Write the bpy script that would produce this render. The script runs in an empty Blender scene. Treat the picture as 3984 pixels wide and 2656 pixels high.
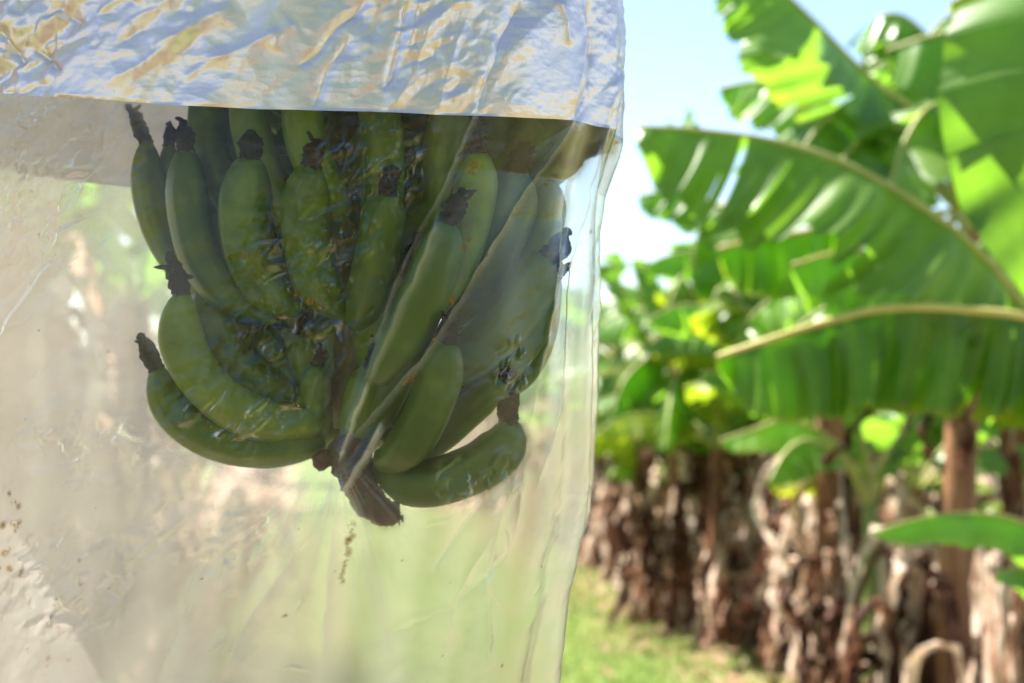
import bpy, math, random
import numpy as np
from mathutils import Vector, Matrix

# ------------------------------------------------------------------ camera, sky, sun, exposure
scene = bpy.context.scene
CAM = np.array([0.0, 0.0, 1.5])
PITCH = math.radians(2.3)
FPX, CX, CY = 5533.0, 1992.0, 1328.0
cam_data = bpy.data.cameras.new('camera')
cam_data.lens = 50.0
cam_data.sensor_width = 36.0
cam_data.clip_start = 0.05
cam_data.clip_end = 2000.0
cam_data.dof.use_dof = True
cam_data.dof.focus_distance = 1.13
cam_data.dof.aperture_fstop = 4.8
cam = bpy.data.objects.new('camera', cam_data)
scene.collection.objects.link(cam)
cam.location = CAM
cam.rotation_euler = (math.radians(90) + PITCH, 0, 0)
scene.camera = cam

SUN_ELEV = math.radians(54)
SUN_AZ = math.radians(-46)          # measured from +Y (view direction), negative = to the left
to_sun = Vector((math.sin(SUN_AZ) * math.cos(SUN_ELEV), math.cos(SUN_AZ) * math.cos(SUN_ELEV), math.sin(SUN_ELEV)))

world = bpy.data.worlds.new('World')
scene.world = world
world.use_nodes = True
wn = world.node_tree.nodes
wl = world.node_tree.links
wn.clear()
sky = wn.new('ShaderNodeTexSky')
sky.sky_type = 'NISHITA'
sky.sun_disc = False
sky.sun_elevation = SUN_ELEV
sky.sun_rotation = SUN_AZ
sky.altitude = 50
sky.air_density = 1.0
sky.dust_density = 0.35
sky.ozone_density = 1.0
bg = wn.new('ShaderNodeBackground')
bg.inputs['Strength'].default_value = 0.076
out = wn.new('ShaderNodeOutputWorld')
wl.new(sky.outputs[0], bg.inputs[0])
wl.new(bg.outputs[0], out.inputs[0])

sun_data = bpy.data.lights.new('sun', 'SUN')
sun_data.energy = 5.0
sun_data.angle = math.radians(0.53)
sun_data.color = (1.0, 0.95, 0.87)
sun = bpy.data.objects.new('sun', sun_data)
scene.collection.objects.link(sun)
sun.rotation_euler = to_sun.to_track_quat('Z', 'Y').to_euler()

vs = scene.view_settings
vs.view_transform = 'Standard'
vs.look = 'None'
vs.exposure = 1.85
vs.gamma = 1.0
vs.use_curve_mapping = False

cy = scene.cycles
cy.use_denoising = True
cy.max_bounces = 9
cy.diffuse_bounces = 4
cy.glossy_bounces = 4
cy.transmission_bounces = 6
cy.transparent_max_bounces = 24
cy.caustics_reflective = False
cy.caustics_refractive = False
cy.sample_clamp_indirect = 6.0

rng = np.random.default_rng(7)
random.seed(7)

# ------------------------------------------------------------------ helpers
def at(px, py, Y):
    """a photo pixel at a world depth Y -> a point of the place"""
    x = (px - CX) / FPX
    y = -(py - CY) / FPX
    d = np.array([x, math.cos(PITCH) - y * math.sin(PITCH), math.sin(PITCH) + y * math.cos(PITCH)])
    return CAM + d * (Y / d[1])

def link(o, parent=None):
    scene.collection.objects.link(o)
    if parent is not None:
        o.parent = parent
    return o

def tag(o, label=None, cat=None, group=None, kind=None):
    if label: o['label'] = label
    if cat: o['category'] = cat
    if group: o['group'] = group
    if kind: o['kind'] = kind
    return o

def empty(name, loc=(0, 0, 0)):
    o = bpy.data.objects.new(name, None)
    o.location = loc
    o.empty_display_size = 0.1
    return link(o)

def mesh_np(name, V, F, mat=None, smooth=True, uv=None, attrs=None):
    me = bpy.data.meshes.new(name)
    V = np.asarray(V, dtype=np.float32)
    F = np.asarray(F, dtype=np.int32)
    nv, nf, k = len(V), len(F), F.shape[1]
    me.vertices.add(nv)
    me.vertices.foreach_set('co', V.ravel())
    me.loops.add(nf * k)
    me.loops.foreach_set('vertex_index', F.ravel())
    me.polygons.add(nf)
    me.polygons.foreach_set('loop_start', np.arange(0, nf * k, k, dtype=np.int32))
    me.polygons.foreach_set('loop_total', np.full(nf, k, dtype=np.int32))
    me.polygons.foreach_set('use_smooth', np.full(nf, smooth, dtype=bool))
    if uv is not None:
        l = me.uv_layers.new(name='UVMap')
        l.data.foreach_set('uv', np.asarray(uv, dtype=np.float32)[F.ravel()].ravel())
    if attrs:
        for an, av in attrs.items():
            a = me.attributes.new(an, 'FLOAT', 'POINT')
            a.data.foreach_set('value', np.asarray(av, dtype=np.float32))
    me.update()
    me.validate()
    if mat: me.materials.append(mat)
    return me

def obj(name, me, parent=None):
    return link(bpy.data.objects.new(name, me), parent)

def grid_faces(nr, nc, wrap=False, off=0):
    r = np.arange(nr - 1)[:, None]
    c = np.arange(nc if wrap else nc - 1)[None, :]
    c2 = (c + 1) % nc
    return np.stack([r * nc + c, r * nc + c2, (r + 1) * nc + c2, (r + 1) * nc + c], -1).reshape(-1, 4) + off

def spline(P, n):
    """Catmull-Rom through P, n samples evenly spaced by length (all columns interpolated)"""
    P = np.asarray(P, dtype=float)
    if len(P) == 2:
        return P[0] + (P[1] - P[0]) * np.linspace(0, 1, n)[:, None]
    Q = np.vstack([2 * P[0] - P[1], P, 2 * P[-1] - P[-2]])
    res = []
    t = np.linspace(0, 1, 14, endpoint=False)[:, None]
    for i in range(len(P) - 1):
        a, b, c, d = Q[i], Q[i + 1], Q[i + 2], Q[i + 3]
        res.append(0.5 * (2 * b + (c - a) * t + (2 * a - 5 * b + 4 * c - d) * t ** 2 + (3 * b - a - 3 * c + d) * t ** 3))
    R = np.vstack(res + [P[-1:]])
    L = np.concatenate([[0], np.cumsum(np.linalg.norm(np.diff(R[:, :3], axis=0), axis=1))])
    s = np.linspace(0, L[-1], n)
    return np.stack([np.interp(s, L, R[:, k]) for k in range(R.shape[1])], 1)

def norm(a):
    return a / np.maximum(np.linalg.norm(a, axis=-1, keepdims=True), 1e-9)

_perm = np.random.default_rng(3).integers(0, 2 ** 31, 4096)
def _h(ix, iy, iz, seed):
    h = (ix * 374761393 + iy * 668265263 + iz * 2147483647 + seed * 1274126177) & 0xffffffff
    h = ((h ^ (h >> 13)) * 1274126177) & 0xffffffff
    return h ^ (h >> 16)

def perlin(x, y, seed=0):
    x = np.asarray(x, float); y = np.asarray(y, float)
    ix = np.floor(x).astype(np.int64); iy = np.floor(y).astype(np.int64)
    fx = x - ix; fy = y - iy
    u = fx * fx * fx * (fx * (fx * 6 - 15) + 10); v = fy * fy * fy * (fy * (fy * 6 - 15) + 10)
    def g(a, b, dx, dy):
        an = (_h(a, b, 0, seed) % 6283) / 1000.0
        return np.cos(an) * dx + np.sin(an) * dy
    n00 = g(ix, iy, fx, fy); n10 = g(ix + 1, iy, fx - 1, fy)
    n01 = g(ix, iy + 1, fx, fy - 1); n11 = g(ix + 1, iy + 1, fx - 1, fy - 1)
    return (n00 * (1 - u) + n10 * u) * (1 - v) + (n01 * (1 - u) + n11 * u) * v

def tube(P, R, nseg=12, caps=True, prof=None):
    """verts, faces of a tube along P with radii R; prof = radial factor per segment"""
    P = np.asarray(P, float); R = np.asarray(R, float)
    n = len(P)
    T = norm(np.gradient(P, axis=0))
    ref = np.array([0, 0, 1.0]) if abs(T[0][2]) < 0.9 else np.array([1.0, 0, 0])
    U = [norm(np.cross(T[0], ref))]
    for i in range(1, n):
        u = U[-1] - T[i] * np.dot(U[-1], T[i])
        U.append(norm(u))
    U = np.array(U); W = np.cross(T, U)
    a = np.linspace(0, 2 * math.pi, nseg, endpoint=False)
    pr = np.ones(nseg) if prof is None else np.asarray(prof)
    rad = R[:, None] * pr[None, :] if np.ndim(pr) == 1 else R[:, None] * pr
    V = P[:, None, :] + rad[..., None] * (np.cos(a)[None, :, None] * U[:, None, :] + np.sin(a)[None, :, None] * W[:, None, :])
    V = V.reshape(-1, 3)
    F = grid_faces(n, nseg, wrap=True)
    if caps:
        V = np.vstack([V, P[0], P[-1]])
        c0, c1 = n * nseg, n * nseg + 1
        k = np.arange(nseg); k2 = (k + 1) % nseg
        F = np.vstack([F, np.stack([np.full(nseg, c0), k2, k, np.full(nseg, c0)], 1)[:, [0, 1, 2, 2]],
                       np.stack([np.full(nseg, c1), (n - 1) * nseg + k, (n - 1) * nseg + k2, np.full(nseg, c1)], 1)[:, [0, 1, 2, 2]]])
    return V, F

def mesh_quads_tris(name, V, F, mat, smooth=True):
    me = bpy.data.meshes.new(name)
    fl = [tuple(f) if f[2] != f[3] else tuple(f[:3]) for f in np.asarray(F).tolist()]
    me.from_pydata(np.asarray(V).tolist(), [], fl)
    me.polygons.foreach_set('use_smooth', np.full(len(fl), smooth, dtype=bool))
    me.update()
    if mat: me.materials.append(mat)
    return me

# ------------------------------------------------------------------ materials
def new_mat(name):
    m = bpy.data.materials.new(name)
    m.use_nodes = True
    nt = m.node_tree
    nt.nodes.clear()
    o = nt.nodes.new('ShaderNodeOutputMaterial')
    return m, nt, o

class NT:
    def __init__(s, name):
        s.m, s.t, s.out = new_mat(name)
    def n(s, typ, **kw):
        nd = s.t.nodes.new('ShaderNode' + typ)
        for k, v in kw.items():
            if k in nd.inputs.keys() if isinstance(k, str) else False:
                nd.inputs[k].default_value = v
            else:
                setattr(nd, k, v)
        return nd
    def l(s, a, b):
        s.t.links.new(a, b)
    def ramp(s, fac, stops):
        r = s.n('ValToRGB')
        el = r.color_ramp.elements
        while len(el) > 1: el.remove(el[-1])
        el[0].position = stops[0][0]; el[0].color = (*stops[0][1], 1) if len(stops[0][1]) == 3 else stops[0][1]
        for p, c in stops[1:]:
            e = el.new(p); e.color = (*c, 1) if len(c) == 3 else c
        s.l(fac, r.inputs[0])
        return r.outputs[0]
    def math(s, op, a, b=None, clamp=False):
        m = s.n('Math', operation=op, use_clamp=clamp)
        for i, v in enumerate((a, b)):
            if v is None: continue
            if isinstance(v, (int, float)): m.inputs[i].default_value = v
            else: s.l(v, m.inputs[i])
        return m.outputs[0]
    def noise(s, scale, detail=3, rough=0.5, vec=None, dist=0.0):
        n = s.n('TexNoise')
        n.inputs['Scale'].default_value = scale
        n.inputs['Detail'].default_value = detail
        n.inputs['Roughness'].default_value = rough
        n.inputs['Distortion'].default_value = dist
        if vec is not None: s.l(vec, n.inputs['Vector'])
        return n.outputs[0]
    def coord(s, scale=None, which='Object'):
        tc = s.n('TexCoord')
        o = tc.outputs[which]
        if scale is not None:
            mp = s.n('Mapping')
            mp.inputs['Scale'].default_value = scale
            s.l(o, mp.inputs['Vector'])
            o = mp.outputs[0]
        return o
    def mix(s, fac, a, b):
        m = s.n('MixShader')
        if isinstance(fac, (int, float)): m.inputs[0].default_value = fac
        else: s.l(fac, m.inputs[0])
        s.l(a, m.inputs[1]); s.l(b, m.inputs[2])
        return m.outputs[0]
    def mixc(s, fac, a, b, blend='MIX'):
        m = s.n('MixRGB', blend_type=blend)
        for i, v in enumerate((fac, a, b)):
            if isinstance(v, (int, float)): m.inputs[i].default_value = v
            elif isinstance(v, tuple): m.inputs[i].default_value = (*v, 1)
            else: s.l(v, m.inputs[i])
        return m.outputs[0]
    def bump(s, h, strength=0.3, dist=0.01):
        b = s.n('Bump')
        b.inputs['Strength'].default_value = strength
        b.inputs['Distance'].default_value = dist
        s.l(h, b.inputs['Height'])
        return b.outputs[0]
    def done(s, sh):
        s.l(sh, s.out.inputs['Surface'])
        return s.m

def set_in(nt, node, name, v):
    if isinstance(v, (int, float)): node.inputs[name].default_value = v
    elif isinstance(v, tuple): node.inputs[name].default_value = (*v, 1)
    else: nt.l(v, node.inputs[name])

def mat_leaf(name, stops, yellow_edge=0.0, trans=0.5, gloss=0.36):
    k = NT(name)
    uv = k.coord(which='UV')
    mp = k.n('Mapping'); mp.inputs['Scale'].default_value = (1.0, 0.25, 1); k.l(uv, mp.inputs['Vector'])
    band = k.noise(9, 3, 0.6, mp.outputs[0])
    veins = k.n('TexWave'); veins.inputs['Scale'].default_value = 22; veins.inputs['Distortion'].default_value = 0.6
    k.l(uv, veins.inputs['Vector'])
    blot = k.noise(2.3, 4, 0.6, k.coord())
    oi = k.n('ObjectInfo')
    f = k.math('ADD', k.math('MULTIPLY', band, 0.5), k.math('MULTIPLY', blot, 0.4))
    f = k.math('ADD', f, k.math('MULTIPLY', k.math('SUBTRACT', oi.outputs['Random'], 0.5), 0.25))
    col = k.ramp(f, stops)
    col = k.mixc(k.math('MULTIPLY', veins.outputs[1], 0.15), col, (0.16, 0.25, 0.07))
    if yellow_edge > 0:
        sx = k.n('SeparateXYZ'); k.l(uv, sx.inputs[0])
        e = k.math('ADD', sx.outputs[1], k.math('MULTIPLY', k.math('SUBTRACT', blot, 0.5), 0.8))
        e = k.math('MULTIPLY', k.math('SUBTRACT', e, 0.93, True), 5.0 * yellow_edge, True)
        col = k.mixc(e, col, (0.42, 0.34, 0.03))
    p = k.n('BsdfPrincipled')
    k.l(col, p.inputs['Base Color'])
    p.inputs['Roughness'].default_value = gloss
    p.inputs['Specular IOR Level'].default_value = 0.45
    k.l(k.bump(veins.outputs[1], 0.18, 0.004), p.inputs['Normal'])
    t = k.n('BsdfTranslucent')
    k.l(k.mixc(1.0, col, (1.75, 2.0, 0.6), 'MULTIPLY'), t.inputs['Color'])
    return k.done(k.mix(trans, p.outputs[0], t.outputs[0]))

M = {}
M['leaf'] = mat_leaf('banana_leaf_green', [(0.2, (0.07, 0.15, 0.024)), (0.5, (0.145, 0.26, 0.045)), (0.8, (0.26, 0.37, 0.09))])
M['leaf_pale'] = mat_leaf('banana_leaf_pale', [(0.2, (0.10, 0.20, 0.04)), (0.5, (0.18, 0.31, 0.07)), (0.8, (0.28, 0.39, 0.12))], 0.4)
M['leaf_edge'] = mat_leaf('banana_leaf_yellow_edge', [(0.2, (0.07, 0.15, 0.018)), (0.5, (0.14, 0.25, 0.032)), (0.8, (0.25, 0.35, 0.06))], 0.6, 0.58)
M['leaf_yellow'] = mat_leaf('banana_leaf_yellowing', [(0.2, (0.13, 0.20, 0.02)), (0.5, (0.26, 0.30, 0.03)), (0.8, (0.42, 0.38, 0.05))], 1.0)

def mat_simple(name, stops, scale=20, rough=0.6, bump=0.3, bdist=0.004, stretch=None, trans=0.0, spec=0.3, rnd=0.0, detail=5):
    k = NT(name)
    v = k.coord(stretch)
    f = k.noise(scale, detail, 0.6, v)
    if rnd > 0:
        oi = k.n('ObjectInfo')
        fc = k.math('ADD', f, k.math('MULTIPLY', k.math('SUBTRACT', oi.outputs['Random'], 0.5), rnd))
    else: fc = f
    col = k.ramp(fc, stops)
    p = k.n('BsdfPrincipled')
    k.l(col, p.inputs['Base Color'])
    p.inputs['Roughness'].default_value = rough
    p.inputs['Specular IOR Level'].default_value = spec
    if bump: k.l(k.bump(f, bump, bdist), p.inputs['Normal'])
    s = p.outputs[0]
    if trans > 0:
        t = k.n('BsdfTranslucent'); k.l(col, t.inputs['Color'])
        s = k.mix(trans, s, t.outputs[0])
    return k.done(s)

M['midrib'] = mat_simple('midrib', [(0.3, (0.30, 0.34, 0.09)), (0.7, (0.50, 0.48, 0.16))], 8, 0.5, 0.1)
M['midrib_yellow'] = mat_simple('midrib_yellow', [(0.3, (0.50, 0.44, 0.12)), (0.7, (0.68, 0.56, 0.20))], 8, 0.5, 0.1)
M['dead'] = mat_simple('dead_leaf', [(0.20, (0.07, 0.026, 0.015)), (0.38, (0.27, 0.125, 0.075)), (0.50, (0.58, 0.37, 0.26)), (0.64, (0.88, 0.72, 0.59))], 5, 0.7, 0.5, 0.02, (3, 3, 0.8), 0.48, 0.3, 0.95)
M['stem'] = mat_simple('pseudostem', [(0.25, (0.065, 0.026, 0.015)), (0.5, (0.21, 0.085, 0.042)), (0.75, (0.42, 0.21, 0.105))], 5, 0.6, 0.5, 0.02, (4, 4, 0.5), 0, 0.35, 0.2)
M['stem_green'] = mat_simple('sucker_stem', [(0.25, (0.10, 0.15, 0.04)), (0.55, (0.22, 0.27, 0.09)), (0.8, (0.36, 0.33, 0.14))], 6, 0.5, 0.2, 0.01, (4, 4, 0.6), 0, 0.35)

def mat_banana():
    k = NT('banana_peel')
    v = k.coord()
    n1 = k.noise(38, 4, 0.6, v)
    n2 = k.noise(240, 3, 0.6, v)
    oi = k.n('ObjectInfo')
    f = k.math('ADD', n1, k.math('MULTIPLY', k.math('SUBTRACT', oi.outputs['Random'], 0.5), 0.6))
    col = k.ramp(f, [(0.25, (0.042, 0.098, 0.006)), (0.55, (0.088, 0.168, 0.010)), (0.85, (0.16, 0.25, 0.020))])
    scar = k.ramp(k.math('ADD', k.math('MULTIPLY', k.noise(22, 5, 0.7, v), 0.75), k.math('MULTIPLY', n2, 0.3)), [(0.60, (0, 0, 0)), (0.70, (1, 1, 1))])
    col = k.mixc(k.math('MULTIPLY', scar, 0.65), col, (0.10, 0.055, 0.02))
    p = k.n('BsdfPrincipled')
    k.l(col, p.inputs['Base Color'])
    p.inputs['Roughness'].default_value = 0.42
    p.inputs['Specular IOR Level'].default_value = 0.35
    p.inputs['Subsurface Weight'].default_value = 0.0
    k.l(k.bump(n1, 0.12, 0.004), p.inputs['Normal'])
    return k.done(p.outputs[0])
M['banana'] = mat_banana()
M['withered'] = mat_simple('withered_flower', [(0.35, (0.008, 0.005, 0.004)), (0.6, (0.025, 0.014, 0.010)), (0.8, (0.10, 0.055, 0.032))], 120, 0.85, 0.8, 0.003)
M['stalk'] = mat_simple('bunch_stalk', [(0.3, (0.05, 0.055, 0.018)), (0.55, (0.11, 0.10, 0.035)), (0.8, (0.16, 0.11, 0.05))], 40, 0.7, 0.5, 0.004)
M['stub'] = mat_simple('stalk_stub', [(0.3, (0.018, 0.011, 0.009)), (0.52, (0.070, 0.038, 0.024)), (0.70, (0.19, 0.085, 0.03))], 48, 0.85, 0.9, 0.005)

def mat_film():
    k = NT('clear_film')
    v = k.coord()
    a = k.n('Attribute'); a.attribute_name = 'haze'
    st = k.n('Attribute'); st.attribute_name = 'stain'
    cloud = k.noise(7, 4, 0.6, v)
    fine = k.noise(160, 3, 0.6, v)
    dust = k.ramp(k.noise(420, 2, 0.5, v), [(0.66, (0, 0, 0)), (0.74, (1, 1, 1))])
    lo = k.n('Attribute'); lo.attribute_name = 'milkiness'
    h = k.math('ADD', k.math('ADD', k.math('MULTIPLY', cloud, 0.05), HAZE), k.math('MULTIPLY', lo.outputs['Fac'], 0.12))
    h = k.math('ADD', h, k.math('MULTIPLY', dust, 0.05), True)
    lw = k.n('LayerWeight'); lw.inputs['Blend'].default_value = 0.5
    graz = k.math('POWER', lw.outputs['Facing'], 3.0)
    h = k.math('ADD', h, k.math('MULTIPLY', graz, 0.10), True)
    tr = k.n('BsdfTransparent'); tr.inputs[0].default_value = (0.97, 0.965, 0.95, 1)
    tl = k.n('BsdfTranslucent'); tl.inputs[0].default_value = (0.93, 0.885, 0.83, 1)
    df = k.n('BsdfDiffuse'); df.inputs[0].default_value = (0.90, 0.87, 0.82, 1)
    rf = k.n('BsdfRefraction'); rf.inputs['IOR'].default_value = 1.08; rf.inputs['Roughness'].default_value = 0.62
    rf.inputs[0].default_value = (0.97, 0.96, 0.93, 1)
    bl = k.n('Attribute'); bl.attribute_name = 'blur'
    clear = k.mix(k.math('ADD', k.math('MULTIPLY', bl.outputs['Fac'], 0.70), 0.06, True), tr.outputs[0], rf.outputs[0])
    body = k.mix(h, clear, k.mix(0.12, tl.outputs[0], df.outputs[0]))
    body = k.mix(k.math('MULTIPLY', a.outputs['Fac'], 0.55), body, k.mix(0.78, tl.outputs[0], df.outputs[0]))
    g = k.n('BsdfGlossy'); g.inputs['Roughness'].default_value = 0.10
    g.inputs[0].default_value = (1, 1, 1, 1)
    bmp = k.bump(k.noise(300, 3, 0.6, v), 0.10, 0.002)
    k.l(bmp, g.inputs['Normal'])
    fr = k.math('ADD', k.math('MULTIPLY', k.math('POWER', lw.outputs['Facing'], 1.9), 0.62), 0.022, True)
    s = k.mix(fr, body, g.outputs[0])
    d2 = k.n('BsdfDiffuse')
    k.l(k.ramp(fine, [(0.3, (0.10, 0.035, 0.008)), (0.7, (0.45, 0.24, 0.05))]), d2.inputs[0])
    t2 = k.n('BsdfTranslucent'); t2.inputs[0].default_value = (0.55, 0.30, 0.08, 1)
    sf = k.math('MULTIPLY', st.outputs['Fac'], k.ramp(fine, [(0.40, (0, 0, 0)), (0.54, (1, 1, 1))]))
    s = k.mix(sf, s, k.mix(0.4, d2.outputs[0], t2.outputs[0]))
    return k.done(s)

HAZE = 0.0
M['film'] = mat_film()

def mat_silver():
    k = NT('silver_film')
    v = k.coord()
    p = k.n('BsdfPrincipled')
    tint = k.ramp(k.noise(5, 4, 0.6, v), [(0.3, (0.72, 0.64, 0.69)), (0.7, (0.85, 0.77, 0.81))])
    pits = k.ramp(k.noise(330, 3, 0.6, v), [(0.64, (0, 0, 0)), (0.72, (1, 1, 1))])
    tint = k.mixc(k.math('MULTIPLY', pits, 0.35), tint, (0.30, 0.25, 0.20))
    k.l(tint, p.inputs['Base Color'])
    p.inputs['Metallic'].default_value = 1.0
    p.inputs['Roughness'].default_value = 0.34
    hb = k.math('ADD', k.math('MULTIPLY', k.noise(130, 4, 0.65, v), 1.0), k.math('MULTIPLY', pits, -0.35))
    mp = k.n('Mapping'); mp.inputs['Rotation'].default_value = (0, math.radians(-40), 0); mp.inputs['Scale'].default_value = (0.55, 1, 1.15); k.l(v, mp.inputs['Vector'])
    vo1 = k.n('TexVoronoi'); vo1.inputs['Scale'].default_value = 55; k.l(mp.outputs[0], vo1.inputs['Vector'])
    vo2 = k.n('TexVoronoi'); vo2.inputs['Scale'].default_value = 150; k.l(mp.outputs[0], vo2.inputs['Vector'])
    big = k.ramp(k.noise(14, 2, 0.5, v), [(0.42, (0.15, 0.15, 0.15)), (0.62, (1, 1, 1))])
    hb = k.math('ADD', k.math('MULTIPLY', hb, 0.25), k.math('MULTIPLY', k.math('ADD', k.math('MULTIPLY', vo1.outputs['Distance'], 1.6), k.math('MULTIPLY', vo2.outputs['Distance'], 0.5)), big))
    bn = k.bump(hb, 0.20, 0.006)
    k.l(bn, p.inputs['Normal'])
    t = k.n('BsdfTranslucent'); t.inputs[0].default_value = (0.75, 0.72, 0.68, 1)
    df = k.n('BsdfDiffuse'); df.inputs[0].default_value = (0.74, 0.69, 0.71, 1); k.l(bn, df.inputs['Normal'])
    ins = k.n('BsdfDiffuse'); ins.inputs[0].default_value = (0.33, 0.30, 0.27, 1)     # dull inner face of the laminate
    geo = k.n('NewGeometry')
    face = k.mix(0.34, p.outputs[0], k.mix(0.25, df.outputs[0], t.outputs[0]))
    return k.done(k.mix(geo.outputs['Backfacing'], face, k.mix(0.10, ins.outputs[0], t.outputs[0])))
M['silver'] = mat_silver()

def mat_ground():
    k = NT('orchard_ground')
    v = k.coord()
    a = k.noise(0.9, 5, 0.6, v)
    b = k.noise(14, 5, 0.65, v)
    f = k.math('ADD', k.math('MULTIPLY', a, 0.45), k.math('MULTIPLY', b, 0.55))
    sx = k.n('SeparateXYZ'); k.l(v, sx.inputs[0])
    lat = k.math('ADD', sx.outputs[0], k.math('MULTIPLY', sx.outputs[1], 0.167))
    dm_ = k.math('PINGPONG', k.math('ADD', lat, 0.4), 1.7)      # distance to the nearest planted row, 3.4 m apart
    soil = k.math('MULTIPLY', k.math('SUBTRACT', k.math('ADD', 0.95, k.math('MULTIPLY', k.math('SUBTRACT', a, 0.5), 1.6)), dm_), 4.0, True)
    litc = k.ramp(b, [(0.32, (0.13, 0.072, 0.045)), (0.5, (0.29, 0.18, 0.12)), (0.68, (0.48, 0.35, 0.26))])
    col = k.ramp(f, [(0.34, (0.055, 0.095, 0.022)), (0.5, (0.12, 0.19, 0.042)), (0.60, (0.22, 0.25, 0.08)), (0.72, (0.40, 0.31, 0.17))])
    col = k.mixc(soil, col, litc)
    p = k.n('BsdfPrincipled'); k.l(col, p.inputs['Base Color'])
    p.inputs['Roughness'].default_value = 0.9
    p.inputs['Specular IOR Level'].default_value = 0.1
    k.l(k.bump(b, 0.6, 0.03), p.inputs['Normal'])
    return k.done(p.outputs[0])
M['ground'] = mat_ground()
M['grass'] = mat_simple('grass_blades', [(0.3, (0.20, 0.29, 0.065)), (0.5, (0.31, 0.41, 0.11)), (0.7, (0.60, 0.53, 0.28))], 3, 0.7, 0, trans=0.35, spec=0.2)
M['litter'] = mat_simple('dry_litter', [(0.3, (0.13, 0.07, 0.04)), (0.5, (0.34, 0.22, 0.13)), (0.72, (0.60, 0.47, 0.33))], 4, 0.85, 0, trans=0.2, spec=0.1)

# ------------------------------------------------------------------ ground
n = 60
g = np.sign(np.linspace(-1, 1, n)) * np.abs(np.linspace(-1, 1, n)) ** 3 * 600
GX, GY = np.meshgrid(g, g)
GZ = 0.03 * perlin(GX * 0.6, GY * 0.6, 5) * (np.hypot(GX, GY) < 40)
ground = obj('ground', mesh_np('ground', np.stack([GX, GY, GZ - 0.02], -1).reshape(-1, 3), grid_faces(n, n), M['ground']))
tag(ground, 'grassy orchard ground between the banana rows', kind='structure')

def row_right(Y): return 1.37 - 0.167 * (Y - 7.5)
def row_left(Y): return -1.34 - 0.167 * (Y - 7.5)

def scatter_cards(name, N, xr, yr, mat, hgt, wid, flat, seed, keep=None):
    r = np.random.default_rng(seed)
    X = r.uniform(*xr, N); Y = yr[0] + (yr[1] - yr[0]) * r.random(N) ** 1.4
    if keep is not None:
        m = keep(X, Y, r); X, Y = X[m], Y[m]
    N = len(X)
    az = r.uniform(0, 2 * math.pi, N)
    h = hgt * r.uniform(0.5, 1.3, N); w = wid * r.uniform(0.6, 1.4, N)
    d = np.stack([np.cos(az), np.sin(az), np.zeros(N)], 1)
    s = np.stack([-np.sin(az), np.cos(az), np.zeros(N)], 1)
    up = np.array([0, 0, 1.0])
    base = np.stack([X, Y, np.zeros(N)], 1)
    lean = r.uniform(0.2, 0.9, N)[:, None]
    rows = []
    for t, ww in ((0, 0.6), (0.5, 1.0), (1.0, 0.08)):
        if flat:
            c = base + d * (h * (t - 0.5))[:, None] + up * (0.015 + 0.06 * r.random(N) * (0.3 + abs(t - 0.5)))[:, None]
            ww = max(ww, 0.35)
        else:
            c = base + up * (h * t)[:, None] + d * lean * (h * t * t)[:, None]
        rows += [c - s * (w * ww / 2)[:, None], c + s * (w * ww / 2)[:, None]]
    V = np.stack(rows, 1).reshape(-1, 3)
    b = (np.arange(N) * 6)[:, None]
    F = np.concatenate([b + np.array([0, 1, 3, 2]), b + np.array([2, 3, 5, 4])])
    return mesh_np(name, V, F, mat, smooth=False)

alley = lambda X, Y, r: (X < row_right(Y) + 0.2) & (X > row_left(Y) - 0.4)
grass = obj('grass', scatter_cards('grass', 90000, (-3.2, 2.4), (3.5, 19), M['grass'], 0.06, 0.012, False, 11, alley))
tag(grass, 'short sunlit grass covering the strip between the rows', 'grass', kind='stuff')
def near_rows(X, Y, r):
    a = np.minimum(np.abs(X - row_right(Y) - 0.35), np.abs(X - row_left(Y) + 0.35))
    return r.random(len(X)) < np.clip(1.25 - a / 0.75, 0.06, 1)
litter = obj('dry_leaf_litter', scatter_cards('dry_leaf_litter', 9000, (-3.6, 3.2), (2.5, 19), M['litter'], 0.22, 0.06, True, 12, near_rows))
tag(litter, 'dry brown leaf litter lying under the banana plants', 'leaf litter', kind='stuff')

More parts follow.
